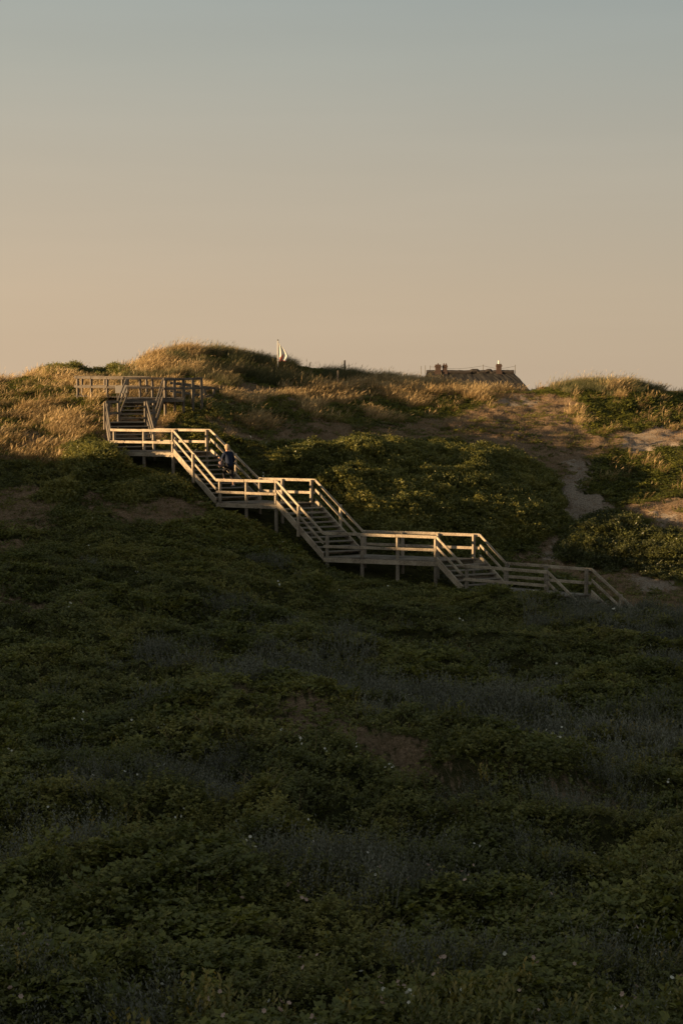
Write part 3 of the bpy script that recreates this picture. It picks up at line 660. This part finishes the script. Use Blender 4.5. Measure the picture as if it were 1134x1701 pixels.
for ti, (nm, lab, poly, h) in enumerate(TH):
    pxs = [p[0] for p in poly]; c = grid_points(.17, 54, 76) if 'hump' not in lab else grid_points(.2, 78, 95)
    Z = ground(c[:,0], c[:,1]); hh = th_height(c[:,0], c[:,1], Z, poly, h, 200+10*ti)
    s = hh > .08; c = c[s]; Z = Z[s]; hh = hh[s]
    dr, _ = route(c[:,0], c[:,1]); ok = dr > 1.15; c, Z, hh = c[ok], Z[ok], hh[ok]
    P = []
    for lev in (1.0, .62, .25):
        P.append(np.column_stack([c[:,0]+RNG.normal(0,.06,len(c)), c[:,1]+RNG.normal(0,.06,len(c)), Z+hh*lev-.12]))
    P = np.vstack(P); tint = (-.55 if 'path' in lab else .16)+.95*fbm(P[:,0]*.7, P[:,1]*.7, 3, 77)**1.2+RNG.normal(0,.16,len(P))  # path bush shade painted as darker leaves; the others tinted brighter as sunlit
    cen = P.mean(0); root = empty(nm, (cen[0], cen[1], float(Z.mean())), lab, 'bush', None if nm == 'rose_thicket' else 'rose bushes on the dune slope')
    bake('foliage', P, RNG.uniform(.7,1.3,len(P)), RNG.uniform(0,6.28,len(P)), RNG.normal(0,.22,(len(P),2)), tint, fine_leaf, M_ROSE, root)
    stem = MB(); i0 = int(np.argmin(np.hypot(c[:,0]-cen[0], c[:,1]-cen[1]))); x0_, y0_ = c[i0]; rootp = (x0_, y0_, Z[i0]-.05)
    for q in np.argsort(np.hypot(c[:,0]-x0_, c[:,1]-y0_))[:140:10]:
        x, y = c[q]; stem.tube([rootp, ((x+x0_)/2, (y+y0_)/2, Z[q]+hh[q]*.3), (x, y, Z[q]+hh[q]*.9)], [.02,.012,.006], 4)
    stem.build('branches', plain_mat('bark', (.07,.05,.035)), root)
    TH_MASK.append((poly, h, 200+10*ti))

def in_thicket(X, Y, Z):
    m = np.zeros(X.shape, bool)
    for poly, h, seed in TH_MASK: m |= th_height(X, Y, Z, poly, h, seed) > .15
    return m

# ground cover (stuff) ---------------------------------------------
near_pts = grid_points(.145, 9.5, 27); mid_pts = grid_points(.18, 27, 50); far_pts = grid_points(.18, 50, 101)
near_b = [proto_mesh('rose_sprig', make_bush(i, 84, .20, .22, .046, .031), M_ROSE) for i in range(6)]
far_b = [proto_mesh('rose_clump', make_bush(20+i, 100, .25, .19, .048, .036, two=False), M_ROSE) for i in range(6)]
g_near = [proto_mesh('willow_shoots', make_spikes(40+i, 12, .17, .42, .035, .013), M_GREY) for i in range(5)]
g_far = [proto_mesh('willow_clump', make_spikes(50+i, 14, .22, .42, .05, .02), M_GREY) for i in range(5)]
cr = [proto_mesh('crowberry_mat', make_bush(60+i, 60, .26, .13, .06, .04, two=False), M_CROW) for i in range(4)]
gold = [proto_mesh('gold_tuft', make_grass(70+i, 34, .15, .55, .012, .40, .35, heads=7), M_GOLD) for i in range(6)]
marr = [proto_mesh('marram_tuft', make_grass(80+i, 40, .17, .62, .012, .35, .45, heads=3), M_MARR) for i in range(6)]
dryg = [proto_mesh('short_tuft', make_grass(90+i, 34, .17, .17, .009, .25, .9), M_DRY) for i in range(4)]
near_g = [proto_mesh('meadow_tuft', make_grass(95+i, 20, .12, .38, .005, .3, .5, heads=3), M_MARR) for i in range(4)]
ALL = {k: [] for k in ('rose_n','rose_f','grey_n','grey_f','crow','gold','marr','dry','mead','twig','trk')}
for pts, zone in ((near_pts,'n'), (mid_pts,'f'), (far_pts,'f')):
    X, Y = pts[:,0], pts[:,1]; Zb = base(X, Y); k = veg(X, Y, Zb); Z = ground(X, Y)
    dr, dzk = route(X, Y); clear = (dr < 1.15)&(Z > dzk-.75); th = in_thicket(X, Y, Z)
    for kind, code in (('rose_'+zone,0), ('grey_'+zone,3), ('crow',6), ('gold',4), ('marr',5), ('dry',2)):
        u = RNG.uniform(0,1,len(X)); s = (k == code) & ~clear & ~th
        if code == 3: s &= u < .05+1.1*(fbm(X*1.2, Y*1.2, 2, 63)-.25)
        if kind == 'gold': s &= u < .25+.95*sstep(.36, .56, fbm(X*1.1, Y*.9, 3, 67))
        if kind == 'dry': s = (((k == 2) & (u < .8) & (Y > 50)) | ((k == 1) & (u < .2+.6*(fbm(X*.9, Y*.7, 3, 69) > .5)))) & ~clear & ~th
        ALL[kind].append(np.column_stack([X[s], Y[s], Z[s]]))
    # strays: some grass through the scrub, some green in the grass and sand
    u = RNG.uniform(0,1,len(X)); n = fbm(X*.8, Y*.8, 3, 61)
    s = (k == 4) & ~clear & (n > .5) & (u < .35); ALL['crow'].append(np.column_stack([X[s],Y[s],Z[s]]))
    s = (k == 2) & ~clear & ~th & (n > .50) & (u < .34); ALL['crow'].append(np.column_stack([X[s],Y[s],Z[s]]))
    s = (k == 5) & ~clear & (u < .35*(fbm(X*.5,Y*.5,2,65)>.52)); ALL['gold'].append(np.column_stack([X[s],Y[s],Z[s]]))
    s = np.isin(k, (0,3)) & ~clear & ~th & (Y < 55) & (u < .20*(n > .42)); ALL['mead'].append(np.column_stack([X[s],Y[s],Z[s]]))
    s = (k == 3) & ~clear & (u < .8); ALL['rose_'+zone].append(np.column_stack([X[s],Y[s],Z[s]]))
    s = (k == 0) & ~clear & ~th & (fbm(X*.35+3, Y*.25, 3, 66) > .54) & (u < .55); ALL['crow'].append(np.column_stack([X[s],Y[s],Z[s]+.12]))
    s = (k == 2) & (Y > 50) & (Y < 66) & ~clear & ~th & (u < .30); ALL['rose_'+zone].append(np.column_stack([X[s],Y[s],Z[s]-.08]))
    s = (k == 2) & (Y < 50); ALL['trk'].append(np.column_stack([X[s],Y[s],Z[s]]))
    s = (k == 2) & (Y > 60) & ~clear & ~th & (fbm(X*.6, Y*.5, 3, 68) > .55) & (u < .6); ALL['mead'].append(np.column_stack([X[s],Y[s],Z[s]-.12]))
    s = (k == 0) & ~clear & (u > .955); ALL['twig'].append(np.column_stack([X[s],Y[s],Z[s]]))
    lb = X < -9.0-.06*(Y-66)
    if len(ALL['gold']): g_ = ALL['gold'].pop(); q_ = (g_[:,0] > -9.0-.06*(g_[:,1]-66)) | (RNG.uniform(0,1,len(g_)) < .55); ALL['gold'].append(g_[q_])
    s = lb & (k == 6) & ~clear & (RNG.uniform(0,1,len(X)) < .07); ALL['gold'].append(np.column_stack([X[s],Y[s],Z[s]-.12]))
    s = (k == 4) & ~clear & (RNG.uniform(0,1,len(X)) < np.where(lb, .8, .35)); ALL['crow'].append(np.column_stack([X[s],Y[s],Z[s]+.05]))
    s = (k == 6) & ~clear & (u < .02); ALL['gold'].append(np.column_stack([X[s],Y[s],Z[s]]))
M_SHOOT = leaf_mat('tinted_rose_leaves', (.06,.075,.016), (.14,.14,.028), (.34,.24,.05))
shoots = [proto_mesh('leafy_shoot', make_spikes(140+i, 5, .14, .42, .075, .04), M_SHOOT) for i in range(5)]
fp_ = grid_points(.2, 10, 33); n_ = fbm(fp_[:,0]*.9, fp_[:,1]*.9, 3, 311); u_ = RNG.uniform(0,1,len(fp_))
fp_ = fp_[((fp_[:,1] < 13.9) & (n_ > .40) & (u_ < .55)) | ((n_ > .60) & (u_ < .10))]
ALL['shoot'] = [np.column_stack([fp_[:,0], fp_[:,1], ground(fp_[:,0], fp_[:,1])+.06])]
def put(key, name, protos, label, cat, s0=.75, s1=1.35, sink=.03, tn=.55, flat=.6, nseed=71):
    P = np.vstack(ALL[key]); n = len(P); rx, ry = slope_rot(P[:,0], P[:,1], flat)
    P = P-np.array([0,0,sink]); sc_ = RNG.uniform(s0, s1, n)*(.75+.5*fbm(P[:,0]*.6, P[:,1]*.6, 3, nseed))
    dr, _ = route(P[:,0], P[:,1]); sc_ *= .45+.55*sstep(.8, 1.8, dr)
    tint = tn*1.9*fbm(P[:,0]*.5, P[:,1]*.5, 4, nseed+4)+RNG.normal(0,.14,n)
    rz = RNG.uniform(0,6.283,n) if key not in ('gold','marr','mead') else RNG.normal(0,.5,n)
    scatter(name, P, sc_, np.column_stack([rx, ry, rz]), tint, protos, label, cat); return n
cnt = {}
cnt['a'] = put('rose_n','rose_scrub', near_b, 'knee high dark green rose scrub filling the near valley floor', 'scrub')
cnt['b'] = put('rose_f','rose_scrub', far_b, 'dark green rose scrub covering the far valley floor and the slope', 'scrub')
cnt['c'] = put('grey_n','willow_scrub', g_near, 'grey creeping willow patches in the foreground scrub', 'scrub')
cnt['d'] = put('grey_f','willow_scrub', g_far, 'grey creeping willow bands in front of the stairs', 'scrub')
cnt['e'] = put('crow','crowberry', cr, 'low dark green crowberry mats on the upper dune slopes', 'ground cover', tn=.5)
cnt['f'] = put('gold','golden_grass', gold, 'sunlit golden marram grass on the dune crest and slopes', 'grass', .6, 1.2, flat=.15)
cnt['g'] = put('marr','marram_grass', marr, 'grey green marram grass on the ridge behind the boardwalk', 'grass', .6, 1.15, flat=.15)
cnt['h'] = put('dry','dry_grass', dryg, 'short brown dry grass on the bare patches', 'grass', .6, 1.3)
cnt['i'] = put('mead','meadow_grass', near_g, 'thin pale grass stalks standing through the dark scrub', 'grass', .6, 1.3, flat=.1)
cnt['j'] = put('shoot','leafy_shoots', shoots, 'yellowish rose shoots with broad leaves at the very front', 'scrub', .5, .9, flat=.2)
twg = [proto_mesh('twigs', make_grass(190+i, 9, .10, .42, .008, .15, .9), M_DRY) for i in range(4)]
M_TRK = leaf_mat('brown_track_grass', (.11,.080,.042), (.19,.14,.075), (.29,.22,.13))
put('trk','track_grass', [proto_mesh('brown_tuft', make_grass(290+i, 46, .16, .15, .007, .25, .9), M_TRK) for i in range(4)], 'faded brown grass on the overgrown track through the valley', 'grass', .7, 1.3)
put('twig','dead_twigs', twg, 'thin brown dead twigs poking out of the scrub', 'scrub', .6, 1.2, flat=.1)
# flowers
def flower_proto(seed, rr, m, name):
    g = np.random.default_rng(seed); v = []; f = []; lv = []
    for k in range(6):
        a = k*math.pi/3+g.uniform(-.2,.2); proto_leaf(v, f, lv, np.array([0,0,0.]), np.array([math.cos(a), math.sin(a), .45]), np.array([0,0,1.]), rr, rr*.9, 1, two=False)
    return proto_mesh(name, (np.array(v), f, np.array(lv)), m)
fl_a = [flower_proto(i, .034, M_FLOW, 'petals') for i in range(2)]; fl_b = [flower_proto(i+5, .03, M_FLOP, 'petals') for i in range(2)]
def flowers(name, n, ylo, yhi, protos, label, hgt, s0, s1):
    Y = RNG.uniform(ylo, yhi, n*3); X = RNG.uniform(-.25,.25,n*3)*Y; k = veg(X, Y, base(X, Y)); cl_ = fbm(X*.5, Y*.5, 3, 301)
    s = np.isin(k, (0,3)) & (cl_ > .47); X, Y = X[s][:n], Y[s][:n]
    rep = RNG.integers(1,4,len(X)); X = np.repeat(X, rep)+RNG.normal(0,.05,rep.sum()); Y = np.repeat(Y, rep)+RNG.normal(0,.05,rep.sum())
    Z = ground(X, Y)+hgt*RNG.uniform(.75,1.2,len(X)); m_ = len(X)
    scatter(name, np.column_stack([X,Y,Z]), RNG.uniform(s0,s1,m_), np.column_stack([RNG.uniform(.4,1.2,m_), RNG.normal(0,.4,m_), RNG.uniform(0,6.28,m_)]), np.ones(m_), protos, label, 'flowers')
flowers('white_flowers', 80, 12, 30, fl_a, 'small white blossoms dotted over the near scrub', .32, .5, .85)
flowers('pink_flowers', 45, 12, 19, fl_b, 'pale pinkish blossom heads in the foreground scrub', .34, .7, 1.1)
flowers('distant_flowers', 40, 40, 72, fl_a, 'tiny white blossoms in the scrub around the staircase', .3, .9, 1.3)

# marram tussocks that stand out on the skyline (things) ------------
def tussock(px, py, D, w, h, lean, label, m=M_GOLD, n=26):
    p = at(px, py, D); x = p.x+RNG.normal(0,w/2,n); y = p.y+RNG.normal(0,.5,n); z = ground(x, y)-.05
    d = [make_grass(400+int(px)+i, 60, .22, h, .010, lean, .5, heads=8) for i in range(3)]
    root = empty('marram_tussock', (p.x, p.y, float(z.mean())), label, 'grass tussock', 'marram tussocks along the skyline')
    bake('blades', np.column_stack([x,y,z]), RNG.uniform(.6,1.15,n), RNG.normal(0,.4,n), RNG.normal(0,.1,(n,2)), .3+.5*RNG.uniform(0,1,n), d, m, root)
tussock(312, 578, 91, 1.3, .8, .55, 'wind swept golden marram tussock on the highest point of the ridge', n=34)
tussock(268, 588, 90.5, 1.1, .75, .5, 'golden marram tussock on the ridge just left of its highest point')
tussock(125, 604, 89, 1.5, .75, .55, 'marram tussock on the left skyline above the green hump')
tussock(20, 620, 87, 1.8, .7, .5, 'golden grass tussock on the skyline at the far left')
tussock(975, 636, 96, 1.7, .8, .6, 'wind blown marram tussock on the right skyline, left one of the pair')
tussock(1030, 638, 96, 1.2, .72, .7, 'wind blown marram tussock on the right skyline, right one of the pair')
tussock(700, 660, 88, 1.3, .75, .45, 'golden grass tussock on the crest below the left chimneys')
tussock(795, 652, 91, 1.5, .8, .45, 'golden grass tussock on the crest in front of the thatched roof')
tussock(640, 650, 89, 1.8, .7, .45, 'broad golden grass tussock on the crest between the flag and the house')
tussock(706, 634, 100, 1.2, .75, .4, 'grassy green tussock hiding the left end of the thatched roof', M_MARR)

# ------------------------------------------------------------------ thatched house beyond the ridge
HD = 150.0
def hp(px, py, D=HD): return at(px, py, D)
hl, hr_ = hp(712, 619), hp(861, 617.5); zr = hp(800, 618.5).z
house = empty('thatched_house', (mid(hl,hr_).x, HD+4, -5.8), 'long dark thatched house with three brick chimneys rising behind the crest', 'house')
M_THATCH = plain_mat('thatch', (.036,.033,.030), scale=3, var=.45, bump=1.0); M_BRICK = plain_mat('red_brick', (.085,.056,.046), scale=9, var=.3)
x0, x1 = hl.x, hr_.x; ze = zr-4.4; dpt = 5.4
def roof():
    mb = MB(); nx, ny = 46, 14; V = []
    # hipped roof as a soft thick blanket: front, back and both ends
    def z_at(x, y): return None
    for sgn in (-1, 1):
        rows = []
        for j in range(ny+1):
            t = j/ny; row = []
            for i in range(nx+1):
                s = i/nx; xa = (x0-1.5*t) + ((x1+3.3*t)-(x0-1.5*t))*s
                sag = .05*math.sin(s*9+1)*(1-t)+.04*random.uniform(-1,1)
                row.append((xa, HD+4.2+sgn*dpt*(t**.95), zr-4.4*t**1.05+sag*(1 if sgn < 0 or j else 0)))
            rows.append(row)
        b = len(mb.v); mb.v += [p for r_ in rows for p in r_]
        for j in range(ny):
            for i in range(nx):
                q = (b+j*(nx+1)+i, b+j*(nx+1)+i+1, b+(j+1)*(nx+1)+i+1, b+(j+1)*(nx+1)+i); mb.f.append(q if sgn < 0 else q[::-1])
    for xe, s, e_ in ((x0, -1, 1.5), (x1, 1, 3.3)):
        mb.add([(xe, HD+4.2, zr-.02), (xe+s*e_, HD+4.2-dpt, ze), (xe+s*e_, HD+4.2+dpt, ze)], [(0,1,2)])
    return mb.build('roof', M_THATCH, house, smooth=False)
rf = roof()
mb = MB()                                              # heather ridge cap
n = 40
pts = [(x0+(x1-x0)*i/n, HD+4.2, zr+.05+.03*random.uniform(-1,1)+(.12 if .52 < i/n < .58 or .68 < i/n < .73 else 0)) for i in range(n+1)]
mb.tube(pts, [.22]*len(pts), 8); mb.build('ridge_cap', plain_mat('ridge_heather', (.05,.042,.038), var=.4, scale=5), rf)
wm = MB(); wy0, wy1 = HD+4.2-4.9, HD+4.2+4.9
wm.add([(x0-2,wy0,-6),(x1+2,wy0,-6),(x1+2,wy1,-6),(x0-2,wy1,-6),(x0-2,wy0,ze+.3),(x1+2,wy0,ze+.3),(x1+2,wy1,ze+.3),(x0-2,wy1,ze+.3)], [(0,1,5,4),(1,2,6,5),(2,3,7,6),(3,0,4,7)]); wm.build('wall', M_BRICK, house)
for i in range(5):
    xw = x0+1.5+i*(x1-x0-3)/4
    fm = MB(); fm.beam((xw-.55,wy0-.03,ze-.35),(xw+.55,wy0-.03,ze-.35),.06,1.25,side=(0,1,0)); wfr = fm.build('window', plain_mat('white_paint', (.7,.7,.68), var=.05), house)
    pm_ = MB(); pm_.beam((xw-.47,wy0-.045,ze-.43),(xw+.47,wy0-.045,ze-.43),.06,1.09,side=(0,1,0)); pm_.build('pane', plain_mat('glass_dark', (.03,.035,.04), rough=.1, spec=.5), wfr)
def chimney(px, w, ytop, D=HD, pots=1, white=False):
    p = hp(px, ytop, HD+4.2); wd = w*HD/F; c = MB()
    c.post(p.x, p.y, zr-.5, p.z-.13, wd, wd*.9, Vector((1,0,0))); c.post(p.x, p.y, p.z-.27, p.z-.13, wd*1.22, wd*1.1, Vector((1,0,0))); c.post(p.x, p.y, p.z-.13, p.z, wd*1.02, wd*.95, Vector((1,0,0)))
    c.post(p.x, p.y, zr-.5, zr+.12, wd*1.18, wd*1.1, Vector((1,0,0)))
    ch = c.build('chimney', M_BRICK, rf)
    for k in range(pots):
        xx = p.x+(k-(pots-1)/2)*.22
        MB().tube([(xx,p.y,p.z-.02),(xx,p.y,p.z+(.32 if white else .14))], [.10 if white else .07,.075 if white else .05], 10).build('chimney_pot', plain_mat('pot_white', (.75,.72,.66), var=.05) if white else M_BRICK, ch)
chimney(727, 9.5, 605.5, pots=1); chimney(738.5, 7.5, 605.8, pots=2); chimney(828, 8.5, 604.5, white=True)
M_ROD = plain_mat('dull_metal', (.10,.09,.085), rough=.5)
rods = [(699,608),(706,607),(714,607),(802,605.5),(855,606)]; tops = []
for px, y in rods:
    p = hp(px, y, HD+4.2); rd = MB().tube([(p.x,p.y,zr-.1),(p.x,p.y,p.z)], [.035,.028], 6); rd.build('lightning_rod', M_ROD, rf); tops.append(p)
wmb = MB()
for a, b in zip(tops[2:-1], tops[3:]):
    pts = [lerp(a, b, k/8)-Vector((0,0,.12+.25*math.sin(math.pi*k/8))) for k in range(9)]; wmb.tube(pts, [.012]*9, 4)
wmb.build('lightning_wire', M_ROD, rf)

# ------------------------------------------------------------------ flag and markers on the ridge
fp = at(461.5, 600, 91); ft_ = at(461.5, 566, 91)
flag = empty('flagpole', (fp.x, fp.y, G1(fp.x, fp.y)), 'short pole with a hanging white and red flag on the ridge', 'flag')
MB().tube([(fp.x,fp.y,G1(fp.x,fp.y)-.2),(ft_.x,ft_.y,ft_.z)], [.035,.028], 8).build('pole', plain_mat('white_pole', (.55,.53,.5), var=.1), flag)
MB().tube([(ft_.x,ft_.y,ft_.z),(ft_.x,ft_.y,ft_.z+.08)], [.045,.03], 8).build('finial', M_ROD, flag)
def flag_cloth():
    me = bpy.data.meshes.new('cloth'); nu, nv = 24, 26; V = []; Fc = []; mi = []
    H = 1.22
    for j in range(nv+1):
        v = j/nv; wd = .05+.60*min(1, v*1.5)**.8*(1-.25*max(0, v-.75)/.25)
        for i in range(nu+1):
            u = i/nu; fold = .07*math.sin(u*11+v*2.5)*(.3+v)*.7
            V.append((ft_.x+.03+u*wd*(1-.12*v), ft_.y-.02+fold, ft_.z-.05-H*v*(.93+.02*math.sin(u*9))-.05*u*(1-v)*4*(u<2)*.9))
    for j in range(nv):
        for i in range(nu):
            Fc.append((j*(nu+1)+i, j*(nu+1)+i+1, (j+1)*(nu+1)+i+1, (j+1)*(nu+1)+i)); u, v = (i+.5)/nu, (j+.5)/nv
            mi.append(1 if (u > .12 and u < .50 and v > .66+.1*math.sin(u*8)) or v > .96 else 0)
    me.from_pydata(V, [], Fc); o = link('cloth', me, plain_mat('white_cloth', (.72,.70,.66), var=.06, scale=4, tr=.3), flag); me.materials.append(plain_mat('red_cloth', (.60,.20,.14), var=.1, tr=.25))
    me.polygons.foreach_set('material_index', mi); me.polygons.foreach_set('use_smooth', [True]*len(mi))
flag_cloth()
def marker(px, y0, y1, D, w, m, label):
    a, b = at(px, y1, D), at(px, y0, D); mb = MB(); mb.post(a.x, a.y, G1(a.x,a.y)-.3, b.z, w, w, Vector((1,0,0))); mb.post(a.x, a.y, b.z, b.z+.03, w*.7, w*.7, Vector((1,0,0)))
    o = mb.build('marker_post', m); tag(o, label, 'post')
marker(572.5, 599, 614, 95, .10, plain_mat('dark_post', (.045,.035,.03)), 'dark slim post standing up against the sky right of the flag')
marker(561, 616, 636, 90, .10, M_WOODG, 'pale weathered post in the grass just below the dark post')

# ------------------------------------------------------------------ person climbing the second flight
def person():
    tt = 8.1/11
    near = lerp(n1r, n2l, tt); far = lerp(f1r, f2l, tt); ftp = lerp(near, far, .60)
    ftp.z = lerp(n1r, n2l, 8/11).z-.95
    up_d = (n1r-n2l); up_d.z = 0; up_d.normalize(); sd = Vector((up_d.y, -up_d.x, 0))       # sd: the climber's right
    root = empty('person', ftp, 'grey haired person in a navy jacket climbing the flight between the top two landings', 'person')
    def P(f, r, z): return ftp+up_d*f+sd*r+Vector((0,0,z))
    def skin(name, verts, edges, rad, m, parent, sub=2, rootv=0):
        me = bpy.data.meshes.new(name); me.from_pydata([tuple(v) for v in verts], edges, []); o = link(name, me, m, None)
        sk = o.modifiers.new('skin', 'SKIN'); 
        for i, r in enumerate(rad): me.skin_vertices[0].data[i].radius = r if isinstance(r, tuple) else (r, r)
        me.skin_vertices[0].data[rootv].use_root = True
        ss = o.modifiers.new('sub', 'SUBSURF'); ss.levels = sub; ss.render_levels = sub
        bpy.context.view_layer.update()
        dg = bpy.context.evaluated_depsgraph_get(); me2 = bpy.data.meshes.new_from_object(o.evaluated_get(dg)); bpy.data.objects.remove(o)
        me2.name = name; me2.materials.clear(); me2.polygons.foreach_set('use_smooth', [True]*len(me2.polygons)); return link(name, me2, m, parent)
    M_SKIN = plain_mat('skin', (.50,.29,.20), var=.08, rough=.6); M_NAVY = plain_mat('navy_jacket', (.010,.016,.040), var=.25, scale=9); M_TRS = plain_mat('dark_trousers', (.014,.013,.016), var=.2)
    M_HAIR = plain_mat('grey_blond_hair', (.42,.30,.20), scale=60, var=.3); M_SHOE = plain_mat('grey_shoes', (.30,.28,.27), var=.1); M_BAG = plain_mat('mauve_bag', (.22,.15,.15), var=.15)
    st = .175
    J = dict(pel=P(0,0,.94), wst=P(.03,0,1.08), che=P(.09,0,1.30), nck=P(.13,0,1.46), nk2=P(.15,0,1.52), hd0=P(.18,0,1.60), hd1=P(.19,0,1.70),
             lh=P(.02,-.10,.90), lk=P(.26,-.11,.66), la=P(.20,-.11,st*1+.09), lt=P(.37,-.12,st*1+.05),
             rh=P(-.02,.10,.90), rk=P(.02,.11,.50), ra=P(-.14,.11,.10), rt=P(.02,.12,.04),
             ls=P(.11,-.17,1.40), le=P(.20,-.24,1.14), lw=P(.42,-.20,1.20), rs=P(.11,.17,1.40), re=P(.04,.26,1.12), rw=P(.24,.27,.96))
    names = list(J); idx = {k: i for i, k in enumerate(names)}
    E = [('pel','wst'),('wst','che'),('che','nck'),('nck','nk2'),('nk2','hd0'),('hd0','hd1'),('pel','lh'),('lh','lk'),('lk','la'),('la','lt'),('pel','rh'),('rh','rk'),('rk','ra'),('ra','rt'),('nck','ls'),('ls','le'),('le','lw'),('nck','rs'),('rs','re'),('re','rw')]
    rad = dict(pel=.13,wst=.12,che=.135,nck=.07,nk2=.05,hd0=.085,hd1=.085,lh=.085,lk=.058,la=.04,lt=.035,rh=.085,rk=.058,ra=.04,rt=.035,ls=.055,le=.042,lw=.028,rs=.055,re=.042,rw=.028)
    body = skin('body', [J[k] for k in names], [(idx[a], idx[b]) for a, b in E], [rad[k] for k in names], M_SKIN, root)
    # face features
    fc = P(.285,-.02,1.645); MB().tube([P(.25,0,1.68),P(.295,0,1.635),P(.25,0,1.625)], [.012,.018,.012], 6).build('nose', M_SKIN, root, smooth=True)
    # hair: a cap over crown, sides and nape
    import bmesh
    bm = bmesh.new(); bmesh.ops.create_uvsphere(bm, u_segments=20, v_segments=14, radius=1)
    c = P(.165,0,1.672)
    for v in bm.verts:
        d = Vector(v.co); f_, r_, z_ = d.x, d.y, d.z
        if f_ > .35 and z_ < .45: f_ = .30
        k = 1+.05*math.sin(9*r_+7*z_)*math.cos(6*f_)
        v.co = c+up_d*(f_*.118*k)+sd*(r_*.108*k)+Vector((0,0,z_*.125*k-(.03 if f_ < 0 and z_ < 0 else 0)))
    me = bpy.data.meshes.new('hair'); bm.to_mesh(me); bm.free(); me.polygons.foreach_set('use_smooth', [True]*len(me.polygons)); link('hair', me, M_HAIR, root)
    # hands with five fingers each
    def hand(w, d, side):
        d = d.normalized(); u = Vector((0,0,1)); lat = d.cross(u).normalized()*side
        vs = [w, w+d*.05, w+d*.085]; ed = [(0,1),(1,2)]; rr = [.024,(.034),(.030)]
        for q, (o_, L) in enumerate(((-.027,.058),(-.009,.068),(.009,.064),(.027,.05))):
            b = len(vs); a0 = w+d*.09+lat*o_; vs += [a0, a0+d*L*.5-u*.012, a0+d*L*.8-u*.036]; ed += [(2,b),(b,b+1),(b+1,b+2)]; rr += [.010,.009,.008]
        b = len(vs); t0 = w+d*.035-lat*.035; vs += [t0, t0+d*.03-lat*.02-u*.01, t0+d*.055-lat*.02-u*.025]; ed += [(1,b),(b,b+1),(b+1,b+2)]; rr += [.012,.010,.009]
        return skin('hand', vs, ed, rr, M_SKIN, root, 1)
    hand(J['lw'], Vector((J['lw']-J['le'])), 1); hand(J['rw'], Vector((J['rw']-J['re'])), -1)
    # jacket: thick torso and sleeves, hem below the hips
    jv = [P(-.01,0,.80),P(0,0,.95),P(.03,0,1.10),P(.09,0,1.30),P(.125,0,1.43),P(.145,0,1.50),P(.11,-.18,1.405),P(.19,-.255,1.14),P(.38,-.212,1.185),P(.11,.18,1.405),P(.035,.275,1.12),P(.21,.277,.985)]
    je = [(0,1),(1,2),(2,3),(3,4),(4,5),(4,6),(6,7),(7,8),(4,9),(9,10),(10,11)]
    skin('jacket', jv, je, [(.20,.17),(.195,.165),(.175,.15),(.185,.155),(.11,.10),(.062,.062),.082,.066,.052,.082,.066,.052], M_NAVY, root)
    tv = [P(0,0,.92),P(.02,-.10,.88),P(.26,-.11,.66),P(.215,-.11,.34),P(-.02,.10,.88),P(.02,.11,.50),P(-.12,.11,.19)]
    skin('trousers', tv, [(0,1),(1,2),(2,3),(0,4),(4,5),(5,6)], [.145,.11,.078,.058,.11,.078,.058], M_TRS, root)
    for a, b in ((J['la'],J['lt']),(J['ra'],J['rt'])):
        z0 = min(a.z, b.z)-.05; s = [a-up_d*.07-Vector((0,0,.045)), a+Vector((0,0,-.02)), b+Vector((0,0,-.005)), b+up_d*.05]
        skin('shoe', s, [(0,1),(1,2),(2,3)], [.035,.048,.042,.032], M_SHOE, root, 1)
    bagp = P(.16,-.34,.98)
    bag = empty('shoulder_bag', bagp, 'small mauve bag held at the left side of the climbing person', 'bag')
    mb = MB(); mb.tube([bagp+Vector((0,0,-.15)), bagp+Vector((0,0,-.12)), bagp+Vector((0,0,.05)), bagp+Vector((0,0,.10))], [.06,.10,.085,.05], 12); mb.build('pouch', M_BAG, bag, smooth=True)
    MB().tube([bagp+Vector((0,0,.08)), P(.15,-.28,1.12), P(.13,-.26,1.22)], [.012,.012,.012], 6).build('strap', M_BAG, bag)
person()
print('POINTS', cnt)
